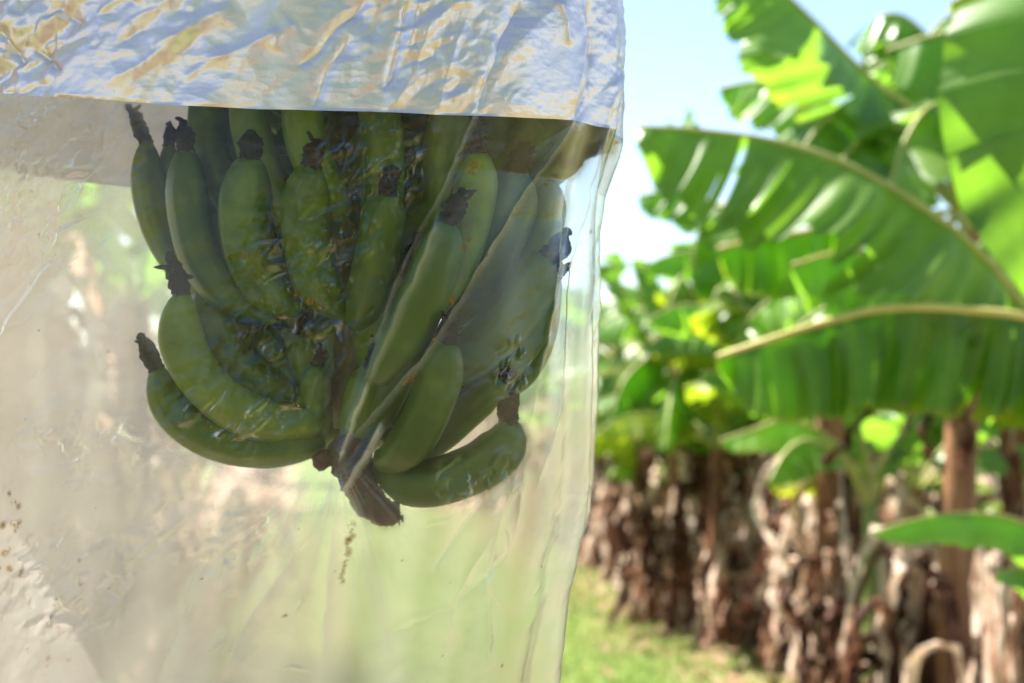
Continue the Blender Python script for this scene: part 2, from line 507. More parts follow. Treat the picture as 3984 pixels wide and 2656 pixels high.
# ------------------------------------------------------------------ banana leaves and plants
UP = np.array([0, 0, 1.0])
def leaf_geo(mid, w, droop=(35, 35), curl=15, corr=(0.012, 9), tears=4, seed=0, t0=0.0, tip=1.0, crumple=0.0, nt=46, nq=7, sweep=0.22, gap=0.35, sides=(0, 1), jag=10, blunt=0.5, side=None):
    r = np.random.default_rng(seed)
    mid = np.asarray(mid, float)
    n = len(mid)
    L = np.concatenate([[0], np.cumsum(np.linalg.norm(np.diff(mid, axis=0), axis=1))])
    tt = L / L[-1]
    T = norm(np.gradient(mid, axis=0))
    Vs, Fs, UVs = [], [], []
    off = 0
    for sd in sides:
        sg = 1 if sd == 0 else -1
        cuts = np.sort(np.concatenate([[0, 1], r.uniform(0.06, 0.95, tears)]))
        ph = r.uniform(0, 6.28)
        for a, b in zip(cuts[:-1], cuts[1:]):
            if b - a < 0.012: continue
            m = max(3, int(nt * (b - a)) + 2)
            tl = np.linspace(0, 1, m)
            doff = r.normal(0, jag) if tears else 0
            lenf = 1 - abs(r.normal(0, 0.05)) if tears else 1
            q = np.linspace(0, 1, nq)
            TL, Q = np.meshgrid(tl, q, indexing='ij')
            g = gap * r.uniform(0.1, 1.0) * Q ** 1.6
            t = a + (b - a) * (0.5 + (TL - 0.5) * (1 - np.clip(g * 0.25, 0, 0.5)))
            tb = t0 + (1 - t0) * t
            wprof = np.clip(np.sin(np.pi * np.clip(t, 0, 1) ** 0.85) , 0, 1) ** blunt
            wprof *= np.where(t > 0.93, 0.55 + 0.45 * (1 - t) / 0.07, 1)
            W = w * wprof * lenf
            P = np.stack([np.interp(tb, tt, mid[:, k]) for k in range(3)], -1)
            Tn = norm(np.stack([np.interp(tb, tt, T[:, k]) for k in range(3)], -1))
            S = norm(np.cross(Tn, UP)) * sg
            if side is not None:
                sv = np.asarray(side, float); S = norm(sv - Tn * (Tn * sv).sum(-1, keepdims=True)) * sg
            Nn = norm(np.cross(S, Tn)) * sg
            Nn = np.where(Nn[..., 2:3] < 0, -Nn, Nn)
            dr = droop[sd] + doff
            nstep = nq
            ang = np.radians(dr + curl * q)
            cx = np.concatenate([[0], np.cumsum(np.cos(0.5 * (ang[1:] + ang[:-1])))]) / (nq - 1)
            cz = np.concatenate([[0], np.cumsum(np.sin(0.5 * (ang[1:] + ang[:-1])))]) / (nq - 1)
            cx, cz = cx[None, :, None], cz[None, :, None]
            pos = P + W[..., None] * (S * cx - Nn * cz) + Tn * (W * Q * Q * sweep)[..., None]
            wave = 0.64 * np.arcsin(np.clip(0.985 * np.sin(2 * np.pi * corr[1] * t + ph + 1.3 * np.sin(7 * t + ph)), -1, 1)) * corr[0] * Q ** 0.8
            wave += 0.5 * corr[0] * np.sin(2 * np.pi * corr[1] * 2.7 * t + 2 * ph) * Q
            pn = norm(-(S * np.sin(np.radians(dr)) + Nn * np.cos(np.radians(dr))))
            pos = pos + pn * wave[..., None]
            if crumple:
                cr = perlin(t * 14 + seed, Q * 2.5 + sd * 9, seed) * crumple
                cr2 = perlin(t * 30 + seed, Q * 5 + sd * 9, seed + 1) * crumple * 0.6
                pos = pos + pn * (cr + cr2)[..., None] + S * (cr2 * 0.7)[..., None]
            Vs.append(pos.reshape(-1, 3))
            UVs.append(np.stack([tb * L[-1] * 0.8, Q], -1).reshape(-1, 2))
            Fs.append(grid_faces(m, nq, off=off))
            off += m * nq
    return np.vstack(Vs), np.vstack(Fs), np.vstack(UVs)

def add_leaf(parent, pts, w, mat='leaf', rib='midrib', rib_r=(0.020, 0.006), origin=(0, 0, 0), name='leaf', n=40, **kw):
    mid = spline(pts, n) - np.array(origin)
    V, F, UV = leaf_geo(mid, w, **kw)
    o = obj(name, mesh_np(name, V, F, M[mat], uv=UV), parent)
    if rib:
        rr = np.linspace(rib_r[0], rib_r[1], n)
        V, F = tube(mid + UP * 0.004, rr, 8)
        obj('midrib', mesh_quads_tris('midrib', V, F, M[rib]), o)
    return o

def arch(base, az, length, e0, e1, n=9, bend=1.4):
    pts = [np.array(base, float)]
    for i in range(n):
        t = ((i + 0.5) / n) ** bend
        e = math.radians(e0 + (e1 - e0) * t)
        pts.append(pts[-1] + length / n * np.array([math.cos(az) * math.cos(e), math.sin(az) * math.cos(e), math.sin(e)]))
    return pts

def add_stem(parent, h, r0, r1, lean=(0, 0), mat='stem', seed=0, base=(0, 0), name='pseudostem'):
    n = 26
    z = np.linspace(-0.03, h, n)
    t = np.clip(z / h, 0, 1)
    P = np.stack([base[0] + lean[0] * t ** 1.4, base[1] + lean[1] * t ** 1.4, z], 1)
    R = r0 + (r1 - r0) * t ** 0.7
    nseg = 18
    a = np.arange(nseg)
    prof = 1 + 0.10 * perlin(np.outer(np.ones(n), a * 0.55), np.outer(z * 2.2, np.ones(nseg)) + seed * 3.1, seed)
    prof += 0.05 * ((z[:, None] * 2.3 + a[None, :] * 0.11 + seed) % 1.0)     # overlapping leaf sheaths
    V, F = tube(P, R, nseg, True, prof)
    return obj(name, mesh_quads_tris(name, V, F, M[mat]), parent)

def add_dead(parent, h, r, k, seed, lean=(0, 0), zr=(0.45, 0.95), lenr=(0.3, 1.15), name='dead_leaf', wr=(0.018, 0.055)):
    rr = np.random.default_rng(seed)
    for i in range(k):
        az = rr.uniform(0, 2 * math.pi)
        z0 = h * rr.uniform(*zr)
        ln = min(rr.uniform(*lenr), z0 * 1.05)
        d = np.array([math.cos(az), math.sin(az), 0])
        tl = z0 / h
        b = np.array([lean[0] * tl, lean[1] * tl, z0])
        o_ = rr.uniform(0.03, 0.15) if rr.random() < 0.65 else rr.uniform(0.15, 0.36)
        sw = rr.normal(0, 0.07, 2)
        pts = [b + d * r * 0.8, b + d * (r + o_ * 0.7) + UP * 0.05, b + d * (r + o_) - UP * ln * 0.25,
               b + d * (r + o_ * 0.75) - UP * ln * 0.6 + np.array([sw[0], sw[1], 0]),
               b + d * (r + o_ * 0.9) - UP * ln + np.array([sw[0], sw[1], 0]) * 2]
        add_leaf(parent, pts, rr.uniform(*wr), 'dead', None, name=name, n=20, droop=(rr.uniform(10, 100), rr.uniform(10, 100)),
                 curl=70, corr=(0.02, 5), tears=4, seed=seed * 31 + i, crumple=0.05, nt=22, nq=4, jag=30)

def make_plant(seed, h=2.3, nleaf=8, ndead=14, leaf_len=(1.5, 2.1), w=0.27, name='banana_plant', lean=(0.0, 0.0), zr=(0.35, 0.98)):
    r = np.random.default_rng(seed)
    root = empty(name)
    add_stem(root, h, 0.13, 0.07, lean, 'stem', seed)
    top = np.array([lean[0], lean[1], h])
    for i in range(nleaf):
        az = i * 2.4 + r.uniform(-0.3, 0.3) + seed
        e0 = r.uniform(35, 85); e1 = r.uniform(-80, -15)
        ln = r.uniform(*leaf_len)
        pts = arch(top - UP * r.uniform(0, 0.15), az, ln, e0, e1, bend=r.uniform(1.0, 1.7))
        mt = ['leaf', 'leaf', 'leaf_edge', 'leaf_pale'][int(r.integers(0, 4))]
        if i == nleaf - 1: mt = 'leaf_yellow'
        add_leaf(root, pts, w * r.uniform(0.8, 1.15), mt, 'midrib', t0=0.16, droop=(r.uniform(15, 60), r.uniform(15, 60)), curl=25,
                 corr=(0.018, r.uniform(6, 10)), tears=int(r.integers(3, 9)), seed=seed * 57 + i, jag=13)
    add_dead(root, h, 0.11, ndead, seed + 500, lean, zr)
    return root

def copy_tree(o, parent=None):
    c = o.copy()
    scene.collection.objects.link(c)
    c.parent = parent
    for ch in list(o.children):
        copy_tree(ch, c)
    return c

def place(o, x, y, rz, s=1.0):
    o.location = (x, y, 0); o.rotation_euler = (0, 0, rz); o.scale = (s, s, s)
    return o

protos = [make_plant(21, 1.65, 9, 34, (1.0, 1.6), zr=(0.2, 0.97)), make_plant(22, 1.45, 8, 34, (0.9, 1.4), zr=(0.2, 0.7)), make_plant(23, 1.8, 9, 36, (1.0, 1.6), zr=(0.2, 0.9)), make_plant(24, 2.6, 8, 46, zr=(0.3, 1.0))]
LBL_R = 'leafy banana plant with a skirt of dry leaves further down the sunlit row'
LBL_L = 'banana plant with brown dry leaves seen hazily through the clear bag'
LBL_F = 'small distant banana plant closing the far end of the grass strip'
rights = [(6.4, 1.5, 0, 1.05), (7.6, 1.35, 1, 1.15), (7.0, 2.6, 2, 1.2), (8.4, 0.40, 0, 0.95), (9.7, 0.3, 1, 0.95), (11.2, 0.25, 2, 0.9), (12.8, 0.3, 0, 0.95), (14.6, 0.3, 1, 1.0), (16.8, 0.2, 2, 1.0), (19.5, 0.3, 0, 1.0),
          (9.0, 1.7, 2, 1.05), (11.5, 1.9, 0, 1.1), (14.5, 1.9, 1, 1.15)]
lefts = [(4.0, -0.60, 2, 1.2), (5.2, -0.85, 0, 1.25), (6.9, -0.6, 2, 1.1), (6.2, -1.9, 3, 1.1), (8.6, -2.3, 0, 0.9), (10.6, -2.3, 1, 0.9), (12.6, -2.2, 2, 0.9), (14.8, -2.0, 0, 1.0), (17.5, -1.6, 1, 1.0)]
lefts += [(9.0, -0.97, 2, 1.2), (9.0, -3.6, 3, 1.1), (11.5, -3.6, 3, 1.1), (14, -3.6, 3, 1.2), (17, -3.4, 3, 1.2), (21, -1.4, 3, 1.2)]
fars = [(24, 0.9), (25, -0.9), (24.5, -2.6), (25.5, -4.4), (24, -6.0), (26, 2.4), (23, 4.0)]
behind = [(0.35, -1.9), (1.0, -1.5), (1.8, -1.5), (0.6, -3.0), (2.6, -2.6)]  # unseen plants behind the camera, placed for brown reflections in the sleeve
used = [False] * 4
def put(k, x, y, rz, s, label, group):
    global used
    o = protos[k] if not used[k] else copy_tree(protos[k])
    used[k] = True
    place(o, x, y, rz, s)
    tag(o, label, 'banana plant', group)
    return o
rights += [(12.5, 0.42, 0, 1.15), (15.2, 0.72, 2, 1.2), (10.4, 0.75, 1, 1.2), (9.2, 1.0, 0, 1.15)]
for i, (Y, dx, k, s) in enumerate(rights):
    put(k, row_right(Y) + dx, Y, i * 1.9 + 0.4, s, LBL_R, 'banana plants further down the sunlit row')
for i, (Y, dx, k, s) in enumerate(lefts):
    put(k, row_left(Y) + dx, Y, i * 2.3 + 1.1, s, LBL_L, 'banana plants behind the bag')
for i, (Y, X) in enumerate(fars):
    put(i % 3, X, Y, i * 1.3, 1.05, LBL_F, 'banana plants at the far end of the strip')
for i, (X, Y) in enumerate(behind):
    put(3, X, Y, i * 2.1, 1.0, 'unseen banana plant behind the camera, placed for the silver sleeve to reflect', 'unseen banana plants placed for reflections')

# ---- the big plants with the leaves that fill the right of the view
def PX(*a): return [at(x, y, d) for x, y, d in a]

# plant A: just outside, its leaves arch into view
A = empty('banana_plant', (1.95, 4.2, 0))
tag(A, 'large banana plant with a long arching leaf held out against the sky', 'banana plant')
Ao = (1.95, 4.2, 0)
add_stem(A, 2.15, 0.14, 0.08, (0.02, 0.05), 'stem', 3)
crA = np.array([1.95, 4.25, 2.1])
add_leaf(A, [crA] + PX((4350, 1500, 4.25), (3984, 1195, 4.2), (3860, 1040, 4.15), (3700, 890, 4.1), (3500, 755, 4.1), (3250, 625, 4.1), (3000, 550, 4.15), (2700, 508, 4.2), (2475, 497, 4.25)),
         0.40, 'leaf', 'midrib', origin=Ao, t0=0.20, droop=(-8, 62), curl=14, corr=(0.06, 8), tears=9, seed=41, jag=9, gap=0.2, nt=110, nq=9, n=70, blunt=0.42, rib_r=(0.020, 0.006))
add_leaf(A, [crA] + PX((4300, 1330, 4.1), (3984, 1238, 3.95), (3800, 1215, 3.9), (3600, 1200, 3.85), (3400, 1212, 3.85), (3200, 1262, 3.85), (3000, 1325, 3.85), (2790, 1395, 3.9)),
         0.30, 'leaf_edge', 'midrib_yellow', origin=Ao, t0=0.18, droop=(75, 84), curl=4, corr=(0.045, 9), tears=11, seed=42, jag=9, gap=0.16, nt=110, nq=9, n=70, blunt=0.28, rib_r=(0.015, 0.009))
add_leaf(A, [crA] + PX((4330, 700, 3.9), (4270, 150, 3.6), (4180, -80, 3.45), (4110, 100, 3.4), (4080, 400, 3.4), (4130, 700, 3.4), (4240, 950, 3.4), (4360, 1150, 3.45)),
         0.28, 'leaf', 'midrib', origin=Ao, t0=0.36, droop=(12, 12), curl=14, corr=(0.018, 4), tears=1, seed=43, jag=4, gap=0.08, nt=80, nq=9, n=60, blunt=0.35, side=(-0.93, 0.35, 0.05))
add_leaf(A, [crA] + PX((4300, 900, 4.6), (4100, 300, 4.7), (3960, 120, 4.7), (3800, 110, 4.75), (3600, 150, 4.8), (3450, 200, 4.9)),
         0.33, 'leaf', 'midrib', origin=Ao, t0=0.3, droop=(50, 66), curl=10, corr=(0.025, 6), tears=4, seed=44, jag=8, gap=0.2, nt=60, nq=7, blunt=0.45)
add_leaf(A, [crA] + PX((4350, 600, 4.3), (4200, 0, 4.1), (4050, -200, 4.0), (3900, -100, 3.95), (3700, 20, 3.95)),
         0.28, 'leaf_yellow', 'midrib', origin=Ao, t0=0.3, droop=(50, 60), curl=10, corr=(0.02, 6), tears=3, seed=45, jag=8, gap=0.2, nt=60, blunt=0.45)
add_leaf(A, PX((4350, 2350, 4.2), (4100, 2130, 4.1), (3950, 2030, 4.0), (3750, 2000, 3.9), (3550, 2030, 3.85), (3395, 2075, 3.85)),
         0.11, 'leaf_pale', 'midrib', origin=Ao, droop=(35, 62), curl=8, corr=(0.012, 4), tears=0, seed=46, nt=50, blunt=0.5, rib_r=(0.010, 0.003))
add_leaf(A, PX((4400, 2600, 4.3), (4150, 2300, 4.1), (4000, 2220, 4.0), (3880, 2230, 3.9)),
         0.10, 'leaf_pale', 'midrib', origin=Ao, droop=(35, 55), curl=8, corr=(0.012, 4), tears=0, seed=47, nt=30, rib_r=(0.010, 0.003))
add_dead(A, 2.1, 0.13, 10, 900)

# plant B: brown leaning trunk in view, leaves above
bx, by = row_right(5.6) + 0.02, 5.6
B = empty('banana_plant', (bx, by, 0))
Bo = (bx, by, 0)
tag(B, 'banana plant with bare orange-brown trunk and a mass of leaves above it', 'banana plant')
add_stem(B, 2.3, 0.08, 0.055, (0.16, 0.1), 'stem', 5)
crB = np.array([bx + 0.1, by + 0.1, 2.25])
add_leaf(B, [crB] + PX((3700, 600, 5.6), (3560, 440, 5.5), (3430, 345, 5.3), (3300, 225, 5.2), (3150, 70, 5.1), (3000, -60, 5.1), (2820, -150, 5.1)),
         0.36, 'leaf_pale', 'midrib', origin=Bo, t0=0.3, droop=(10, 55), curl=12, corr=(0.03, 6), tears=7, seed=51, jag=10, gap=0.5, nt=80, nq=8, n=60, blunt=0.4)
add_leaf(B, [crB] + PX((3650, 560, 5.6), (3500, 410, 5.45), (3350, 380, 5.3), (3200, 480, 5.15), (3090, 640, 5.1)),
         0.30, 'leaf', 'midrib', origin=Bo, t0=0.25, droop=(30, 50), curl=15, corr=(0.03, 6), tears=5, seed=52, jag=12, gap=0.4, nt=60, blunt=0.45)
add_leaf(B, [crB] + PX((3600, 700, 5.8), (3350, 470, 6.0), (3130, 370, 6.1), (2950, 322, 6.2), (2800, 345, 6.3)),
         0.27, 'leaf_pale', 'midrib', origin=Bo, t0=0.25, droop=(40, 68), curl=12, corr=(0.03, 6), tears=5, seed=53, jag=10, gap=0.4, nt=60, blunt=0.4)
add_leaf(B, [crB] + PX((3750, 600, 5.5), (3720, 450, 5.2), (3620, 420, 4.9), (3520, 560, 4.8), (3450, 800, 4.8), (3440, 1000, 4.8)),
         0.28, 'leaf', 'midrib', origin=Bo, t0=0.25, droop=(35, 35), curl=20, corr=(0.03, 6), tears=4, seed=54, jag=12, gap=0.3, nt=60, blunt=0.45)
add_leaf(B, [crB] + PX((3900, 1000, 5.2), (3700, 1000, 5.0), (3500, 1010, 4.9), (3280, 985, 4.85), (3080, 1035, 4.8)),
         0.27, 'leaf_pale', 'midrib_yellow', origin=Bo, t0=0.2, droop=(40, 72), curl=10, corr=(0.03, 6), tears=3, seed=55, jag=6, gap=0.15, nt=60, blunt=0.35)
add_leaf(B, [crB] + PX((3550, 840, 6.0), (3300, 870, 6.1), (3100, 908, 6.2), (2950, 935, 6.2), (2795, 970, 6.2)),
         0.30, 'leaf_edge', 'midrib_yellow', origin=Bo, t0=0.25, droop=(60, 82), curl=6, corr=(0.025, 8), tears=7, seed=56, jag=6, gap=0.25, nt=60, blunt=0.3, rib_r=(0.016, 0.012))
add_leaf(B, [crB] + PX((3700, 300, 5.9), (3560, 100, 6.0), (3450, 60, 6.0), (3380, 130, 6.1), (3350, 300, 6.1)),
         0.25, 'leaf', 'midrib', origin=Bo, t0=0.25, droop=(45, 45), curl=15, corr=(0.03, 6), tears=6, seed=57, jag=15, gap=0.5, nt=60)
for q, (pp, ww, mt) in enumerate([
    ([(3750, 500, 5.6), (3650, 300, 5.7), (3560, 230, 5.8), (3440, 250, 5.9), (3320, 330, 6.0)], 0.28, 'leaf_pale'),
    ([(3700, 650, 5.5), (3600, 520, 5.3), (3480, 500, 5.2), (3340, 560, 5.1), (3220, 690, 5.0)], 0.26, 'leaf'),
    ([(3850, 400, 5.6), (3820, 150, 5.6), (3740, 60, 5.6), (3640, 110, 5.6), (3560, 260, 5.6)], 0.27, 'leaf'),
    ([(3650, 700, 5.8), (3500, 620, 5.9), (3350, 640, 6.0), (3220, 730, 6.0), (3120, 860, 6.0)], 0.26, 'leaf_edge'),
    ([(3800, 1250, 5.4), (3650, 1150, 5.3), (3450, 1130, 5.2), (3250, 1180, 5.1), (3080, 1290, 5.1)], 0.26, 'leaf_pale'),
    ([(3650, 900, 5.9), (3400, 960, 6.2), (3150, 1080, 6.4), (2960, 1200, 6.5), (2850, 1350, 6.5)], 0.26, 'leaf_pale')]):
    add_leaf(B, [crB] + PX(*pp), ww, mt, 'midrib', origin=Bo, t0=0.25, droop=(40, 50), curl=15, corr=(0.035, 6), tears=9, seed=590 + q, jag=14, gap=0.8, nt=60, blunt=0.45)
add_dead(B, 2.2, 0.08, 9, 910, (0.1, 0.1), (0.15, 0.5))
add_dead(B, 2.2, 0.05, 9, 911, (0.14, 0.1), (0.6, 0.95), (0.3, 0.8))

# plant C and D: behind, tattered leaves towards the sky gap
def plant_at(px, Y, h, seed, label, leaves, ndead=20, stem='stem'):
    x = (px - CX) / FPX * Y
    o = empty('banana_plant', (x, Y, 0))
    tag(o, label, 'banana plant')
    add_stem(o, h, 0.09, 0.06, (0, 0), stem, seed)
    cr = np.array([x, Y, h - 0.03])
    for i, (pts, w, mt, kw) in enumerate(leaves):
        kk = dict(origin=(x, Y, 0), t0=0.22, droop=(45, 60), curl=12, corr=(0.025, 6), tears=4, seed=seed * 10 + i, jag=10, gap=0.4, nt=50, blunt=0.4)
        kk.update(kw)
        add_leaf(o, [cr] + PX(*pts), w, mt, 'midrib', **kk)
    add_dead(o, h, 0.10, ndead, seed + 77, zr=(0.3, 0.66))
    return o

plant_at(3230, 6.9, 2.0, 61, 'banana plant with shredded leaf tips poking into the gap of sky', [
    ([(2950, 900, 7.0), (2750, 780, 7.2), (2600, 745, 7.3), (2480, 765, 7.4)], 0.22, 'leaf', dict(tears=8, gap=0.8)),
    ([(2900, 850, 7.2), (2780, 800, 7.4), (2720, 900, 7.5), (2690, 1050, 7.5)], 0.2, 'leaf', dict(tears=5)),
    ([(2950, 1100, 6.8), (2850, 1080, 6.7), (2900, 1200, 6.6), (3050, 1330, 6.6)], 0.2, 'leaf_pale', {}),
    ([(2900, 1150, 6.7), (2800, 1130, 6.6), (2790, 1230, 6.6), (2880, 1340, 6.6)], 0.15, 'leaf_yellow', {}),
    ([(3200, 1000, 6.9), (3350, 950, 6.9), (3500, 1050, 6.8), (3600, 1250, 6.8)], 0.25, 'leaf', {}),
], 26)
plant_at(2640, 9.2, 1.75, 62, 'banana plant with upright folded young leaves at the edge of the sky gap', [
    ([(2600, 1330, 9.2), (2540, 1260, 9.2), (2490, 1130, 9.2), (2455, 1010, 9.2)], 0.20, 'leaf_pale', dict(droop=(-40, -40), tears=0, curl=0)),
    ([(2550, 1350, 9.0), (2480, 1260, 8.9), (2420, 1120, 8.8), (2380, 980, 8.8)], 0.22, 'leaf', dict(droop=(-30, 40), tears=2)),
    ([(2660, 1300, 9.0), (2670, 1150, 8.9), (2650, 1080, 8.8), (2600, 1200, 8.7), (2570, 1330, 8.7)], 0.22, 'leaf_yellow', dict(tears=1)),
    ([(2680, 1250, 9.3), (2700, 1000, 9.3), (2690, 940, 9.3), (2630, 1040, 9.4)], 0.2, 'leaf', {}),
    ([(2600, 1420, 9.0), (2520, 1400, 8.8), (2430, 1480, 8.6), (2380, 1620, 8.5)], 0.25, 'leaf_pale', {}),
    ([(2700, 1420, 9.0), (2800, 1440, 8.8), (2870, 1540, 8.6), (2860, 1650, 8.5)], 0.25, 'leaf_pale', {}),
    ([(2640, 1450, 8.8), (2620, 1500, 8.5), (2600, 1620, 8.3), (2590, 1750, 8.2)], 0.25, 'leaf_pale', {}),
], 22)
def sucker(px, base_py, Y, h, seed, label, leaves):
    b = at(px, base_py, Y)
    o = empty('banana_sucker', (b[0], Y, 0))
    tag(o, label, 'banana sucker')
    add_stem(o, max(0.25, b[2]), 0.05, 0.03, (0, 0), 'stem_green', seed)
    cr = np.array([b[0], Y, max(0.25, b[2]) - 0.02])
    for i, (pts, w, mt, kw) in enumerate(leaves):
        kk = dict(origin=(b[0], Y, 0), t0=0.3, droop=(40, 40), curl=14, corr=(0.015, 4), tears=1, seed=seed * 10 + i, gap=0.1, nt=36, blunt=0.6, rib_r=(0.022, 0.006))
        kk.update(kw)
        add_leaf(o, [cr] + PX(*pts), w, mt, 'midrib', **kk)
    return o
sucker(3385, 1950, 6.2, 0.6, 71, 'young banana sucker with splayed green stalks among the dry leaves', [
    ([(3300, 1800, 6.2), (3180, 1680, 6.2), (3050, 1640, 6.1), (2920, 1680, 6.0), (2800, 1720, 6.0)], 0.16, 'leaf_pale', {}),
    ([(3290, 1800, 6.1), (3150, 1720, 6.0), (3060, 1760, 5.9), (2990, 1880, 5.8)], 0.17, 'leaf', {}),
    ([(3370, 1800, 6.2), (3340, 1650, 6.2), (3320, 1500, 6.2)], 0.08, 'leaf', {}),
    ([(3430, 1820, 6.2), (3500, 1700, 6.2), (3570, 1600, 6.2), (3640, 1560, 6.2)], 0.10, 'leaf_pale', {}),
    ([(3400, 1850, 6.2), (3450, 1780, 6.2), (3530, 1740, 6.2)], 0.10, 'leaf_pale', {}),
])
sucker(2520, 1950, 9.6, 0.5, 72, 'young banana sucker with yellow-green leaves at the row edge', [
    ([(2480, 1800, 9.6), (2430, 1720, 9.5), (2350, 1700, 9.5), (2300, 1760, 9.4)], 0.18, 'leaf_yellow', {}),
    ([(2540, 1750, 9.6), (2530, 1620, 9.6), (2490, 1480, 9.6)], 0.10, 'leaf_pale', {}),
    ([(2600, 1750, 9.5), (2680, 1650, 9.4), (2760, 1700, 9.3), (2780, 1780, 9.2)], 0.18, 'leaf_pale', {}),
    ([(2470, 1850, 9.5), (2420, 1800, 9.4), (2370, 1860, 9.3)], 0.14, 'leaf_pale', {}),
    ([(2560, 1850, 9.4), (2620, 1800, 9.3), (2660, 1880, 9.2), (2650, 1960, 9.2)], 0.14, 'leaf_pale', {}),
])
def bush(px, Y, h, n, seed, label):
    x = (px - CX) / FPX * Y
    o = empty('banana_sucker', (x, Y, 0))
    tag(o, label, 'banana sucker')
    r = np.random.default_rng(seed)
    add_stem(o, h, 0.075, 0.04, (0, 0), 'stem', seed)
    add_dead(o, h, 0.07, 16, seed + 5, zr=(0.3, 0.9), lenr=(0.4, 0.9))
    for i in range(n):
        pts = arch((0, 0, h - 0.03), i * 2.4 + r.uniform(-0.3, 0.3), r.uniform(0.7, 1.1), r.uniform(25, 80), r.uniform(-60, -5))
        add_leaf(o, pts, r.uniform(0.13, 0.2), ['leaf_pale', 'leaf_pale', 'leaf_yellow', 'leaf_pale'][int(r.integers(0, 4))], 'midrib', t0=0.2, droop=(r.uniform(10, 50), r.uniform(10, 50)), curl=20, corr=(0.015, 5),
                 tears=2, seed=seed * 9 + i, gap=0.3, nt=36, rib_r=(0.012, 0.004))
bush(2520, 9.6, 1.15, 10, 401, 'low bright young banana plant fringing the grass beside the bag edge')
bush(2790, 8.6, 1.2, 10, 402, 'pale young banana plant in front of the shaded trunks')
bush(3180, 7.9, 1.15, 9, 403, 'pale young banana plant below the leaf with the yellow rib')
bush(2380, 11.6, 1.3, 10, 404, 'far young banana plant at the end of the sunlit row')
bush(3560, 7.2, 1.05, 8, 405, 'young banana plant half hidden behind the bare orange-brown trunk')
# dry litter heaps at the foot of the near plants, standing curled dead leaves
for i, (px, py, Y, ln) in enumerate([(3300, 2500, 6.6, 0.7), (3480, 2250, 6.8, 0.8), (3230, 2350, 7.6, 0.7), (3540, 2560, 5.6, 0.6), (2960, 2180, 8.6, 0.8), (3330, 2150, 7.2, 0.8), (3850, 2580, 5.0, 0.6), (3380, 2080, 7.0, 0.9), (2760, 2120, 9.4, 0.8), (3600, 2350, 5.8, 0.7), (300, 2300, 6.6, 0.7), (620, 2200, 8.0, 0.7), (850, 2150, 9.5, 0.7), (150, 2000, 6.0, 0.8), (980, 2050, 11, 0.8)]):
    p = at(px, py, Y)
    z = max(p[2], 0.15)
    r = np.random.default_rng(i + 300)
    o = empty('dry_leaf_clump', (p[0], Y, 0))
    if px < 1200: tag(o, 'clump of dry brown leaves blurred behind the clear lower bag', 'dry leaves', 'dry leaf clumps behind the bag')
    else: tag(o, 'clump of curled dry brown leaves slumped between the trunks', 'dry leaves', 'dry leaf clumps between the trunks')
    for j in range(11):
        az = r.uniform(0, 6.28); d = np.array([math.cos(az), math.sin(az), 0])
        zz = z + r.uniform(0.0, 0.4)
        pts = [UP * 0.0 + d * 0.02, d * 0.06 + UP * zz * 0.6, d * 0.12 + UP * zz, d * 0.26 + UP * zz * 0.9, d * 0.34 + UP * zz * 0.45, d * 0.36 + UP * max(0.02, zz * 0.1)]
        add_leaf(o, pts, r.uniform(0.018, 0.05), 'dead', None, name='dead_leaf', n=24, droop=(r.uniform(10, 90), r.uniform(10, 90)), curl=60, corr=(0.02, 5), tears=2, seed=i * 20 + j, crumple=0.06, nt=18, nq=5, jag=25)

# ---- the plant that carries the bunch
mx, my = -1.35, 0.9
Mo = empty('banana_plant', (mx, my, 0))
tag(Mo, 'banana plant carrying the bagged bunch, its dry leaves blurred behind the plastic', 'banana plant')
add_stem(Mo, 2.75, 0.14, 0.09, (0.10, 0.0), 'stem', 9)
crM = np.array([mx + 0.1, my, 2.72])
for i, (az, e0, e1, ln) in enumerate([(3.0, 60, -30, 1.8), (3.5, 60, -40, 1.9), (4.1, 70, -20, 1.7)]):
    add_leaf(Mo, arch(crM, az, ln, e0, e1), 0.3, ['leaf', 'leaf_edge', 'leaf'][i], 'midrib', origin=(mx, my, 0), t0=0.16, droop=(30, 30), curl=20, tears=5, seed=800 + i)
add_dead(Mo, 2.5, 0.13, 20, 930, (0.1, 0.0), (0.35, 0.9), (0.8, 1.5), wr=(0.07, 0.16))

# ------------------------------------------------------------------ the bunch
bunch = empty('banana_bunch', tuple(at(1390, 1750, 1.31)))
BO = np.array(bunch.location)
tag(bunch, 'bunch of green bananas hanging tips upward inside the plastic bag', 'banana bunch')

def banana(pts, rad, d0, d1, seed, tip=None, tipw=42, prof_tip=0.34):
    """pts: photo pixels from tip to neck, depth runs d0 -> d1 (list allowed)"""
    m = len(pts)
    dd = np.interp(np.linspace(0, 1, m), [0, 1], [d0, d1]) if not isinstance(d0, (list, tuple)) else np.asarray(d0)
    P = np.array([at(x, y, d) for (x, y), d in zip(pts, dd)])
    C = spline(P, 26)
    t = np.linspace(0, 1, 26)
    R = 1.06 * rad / FPX * np.mean(dd)
    pr = np.minimum(1, prof_tip + (1 - prof_tip) * np.sin(np.clip(t / 0.24, 0, 1) * math.pi / 2) ** 0.75)
    pr = np.minimum(pr, np.where(t > 0.72, 1 - 0.5 * ((t - 0.72) / 0.28) ** 1.3, 1))
    a = np.linspace(0, 2 * math.pi, 20, endpoint=False)
    ridg = 0.98 + 0.16 * (np.abs(np.cos(2.5 * a + seed * 1.3)) - 0.64)
    V, F = tube(C - BO, R * pr, 20, True, ridg)
    b = obj('banana', mesh_quads_tris('banana', V, F, M['banana']), bunch)
    blossom(b, C, R, tip, np.mean(dd[:2]), seed, tipw, prof_tip)
    return b

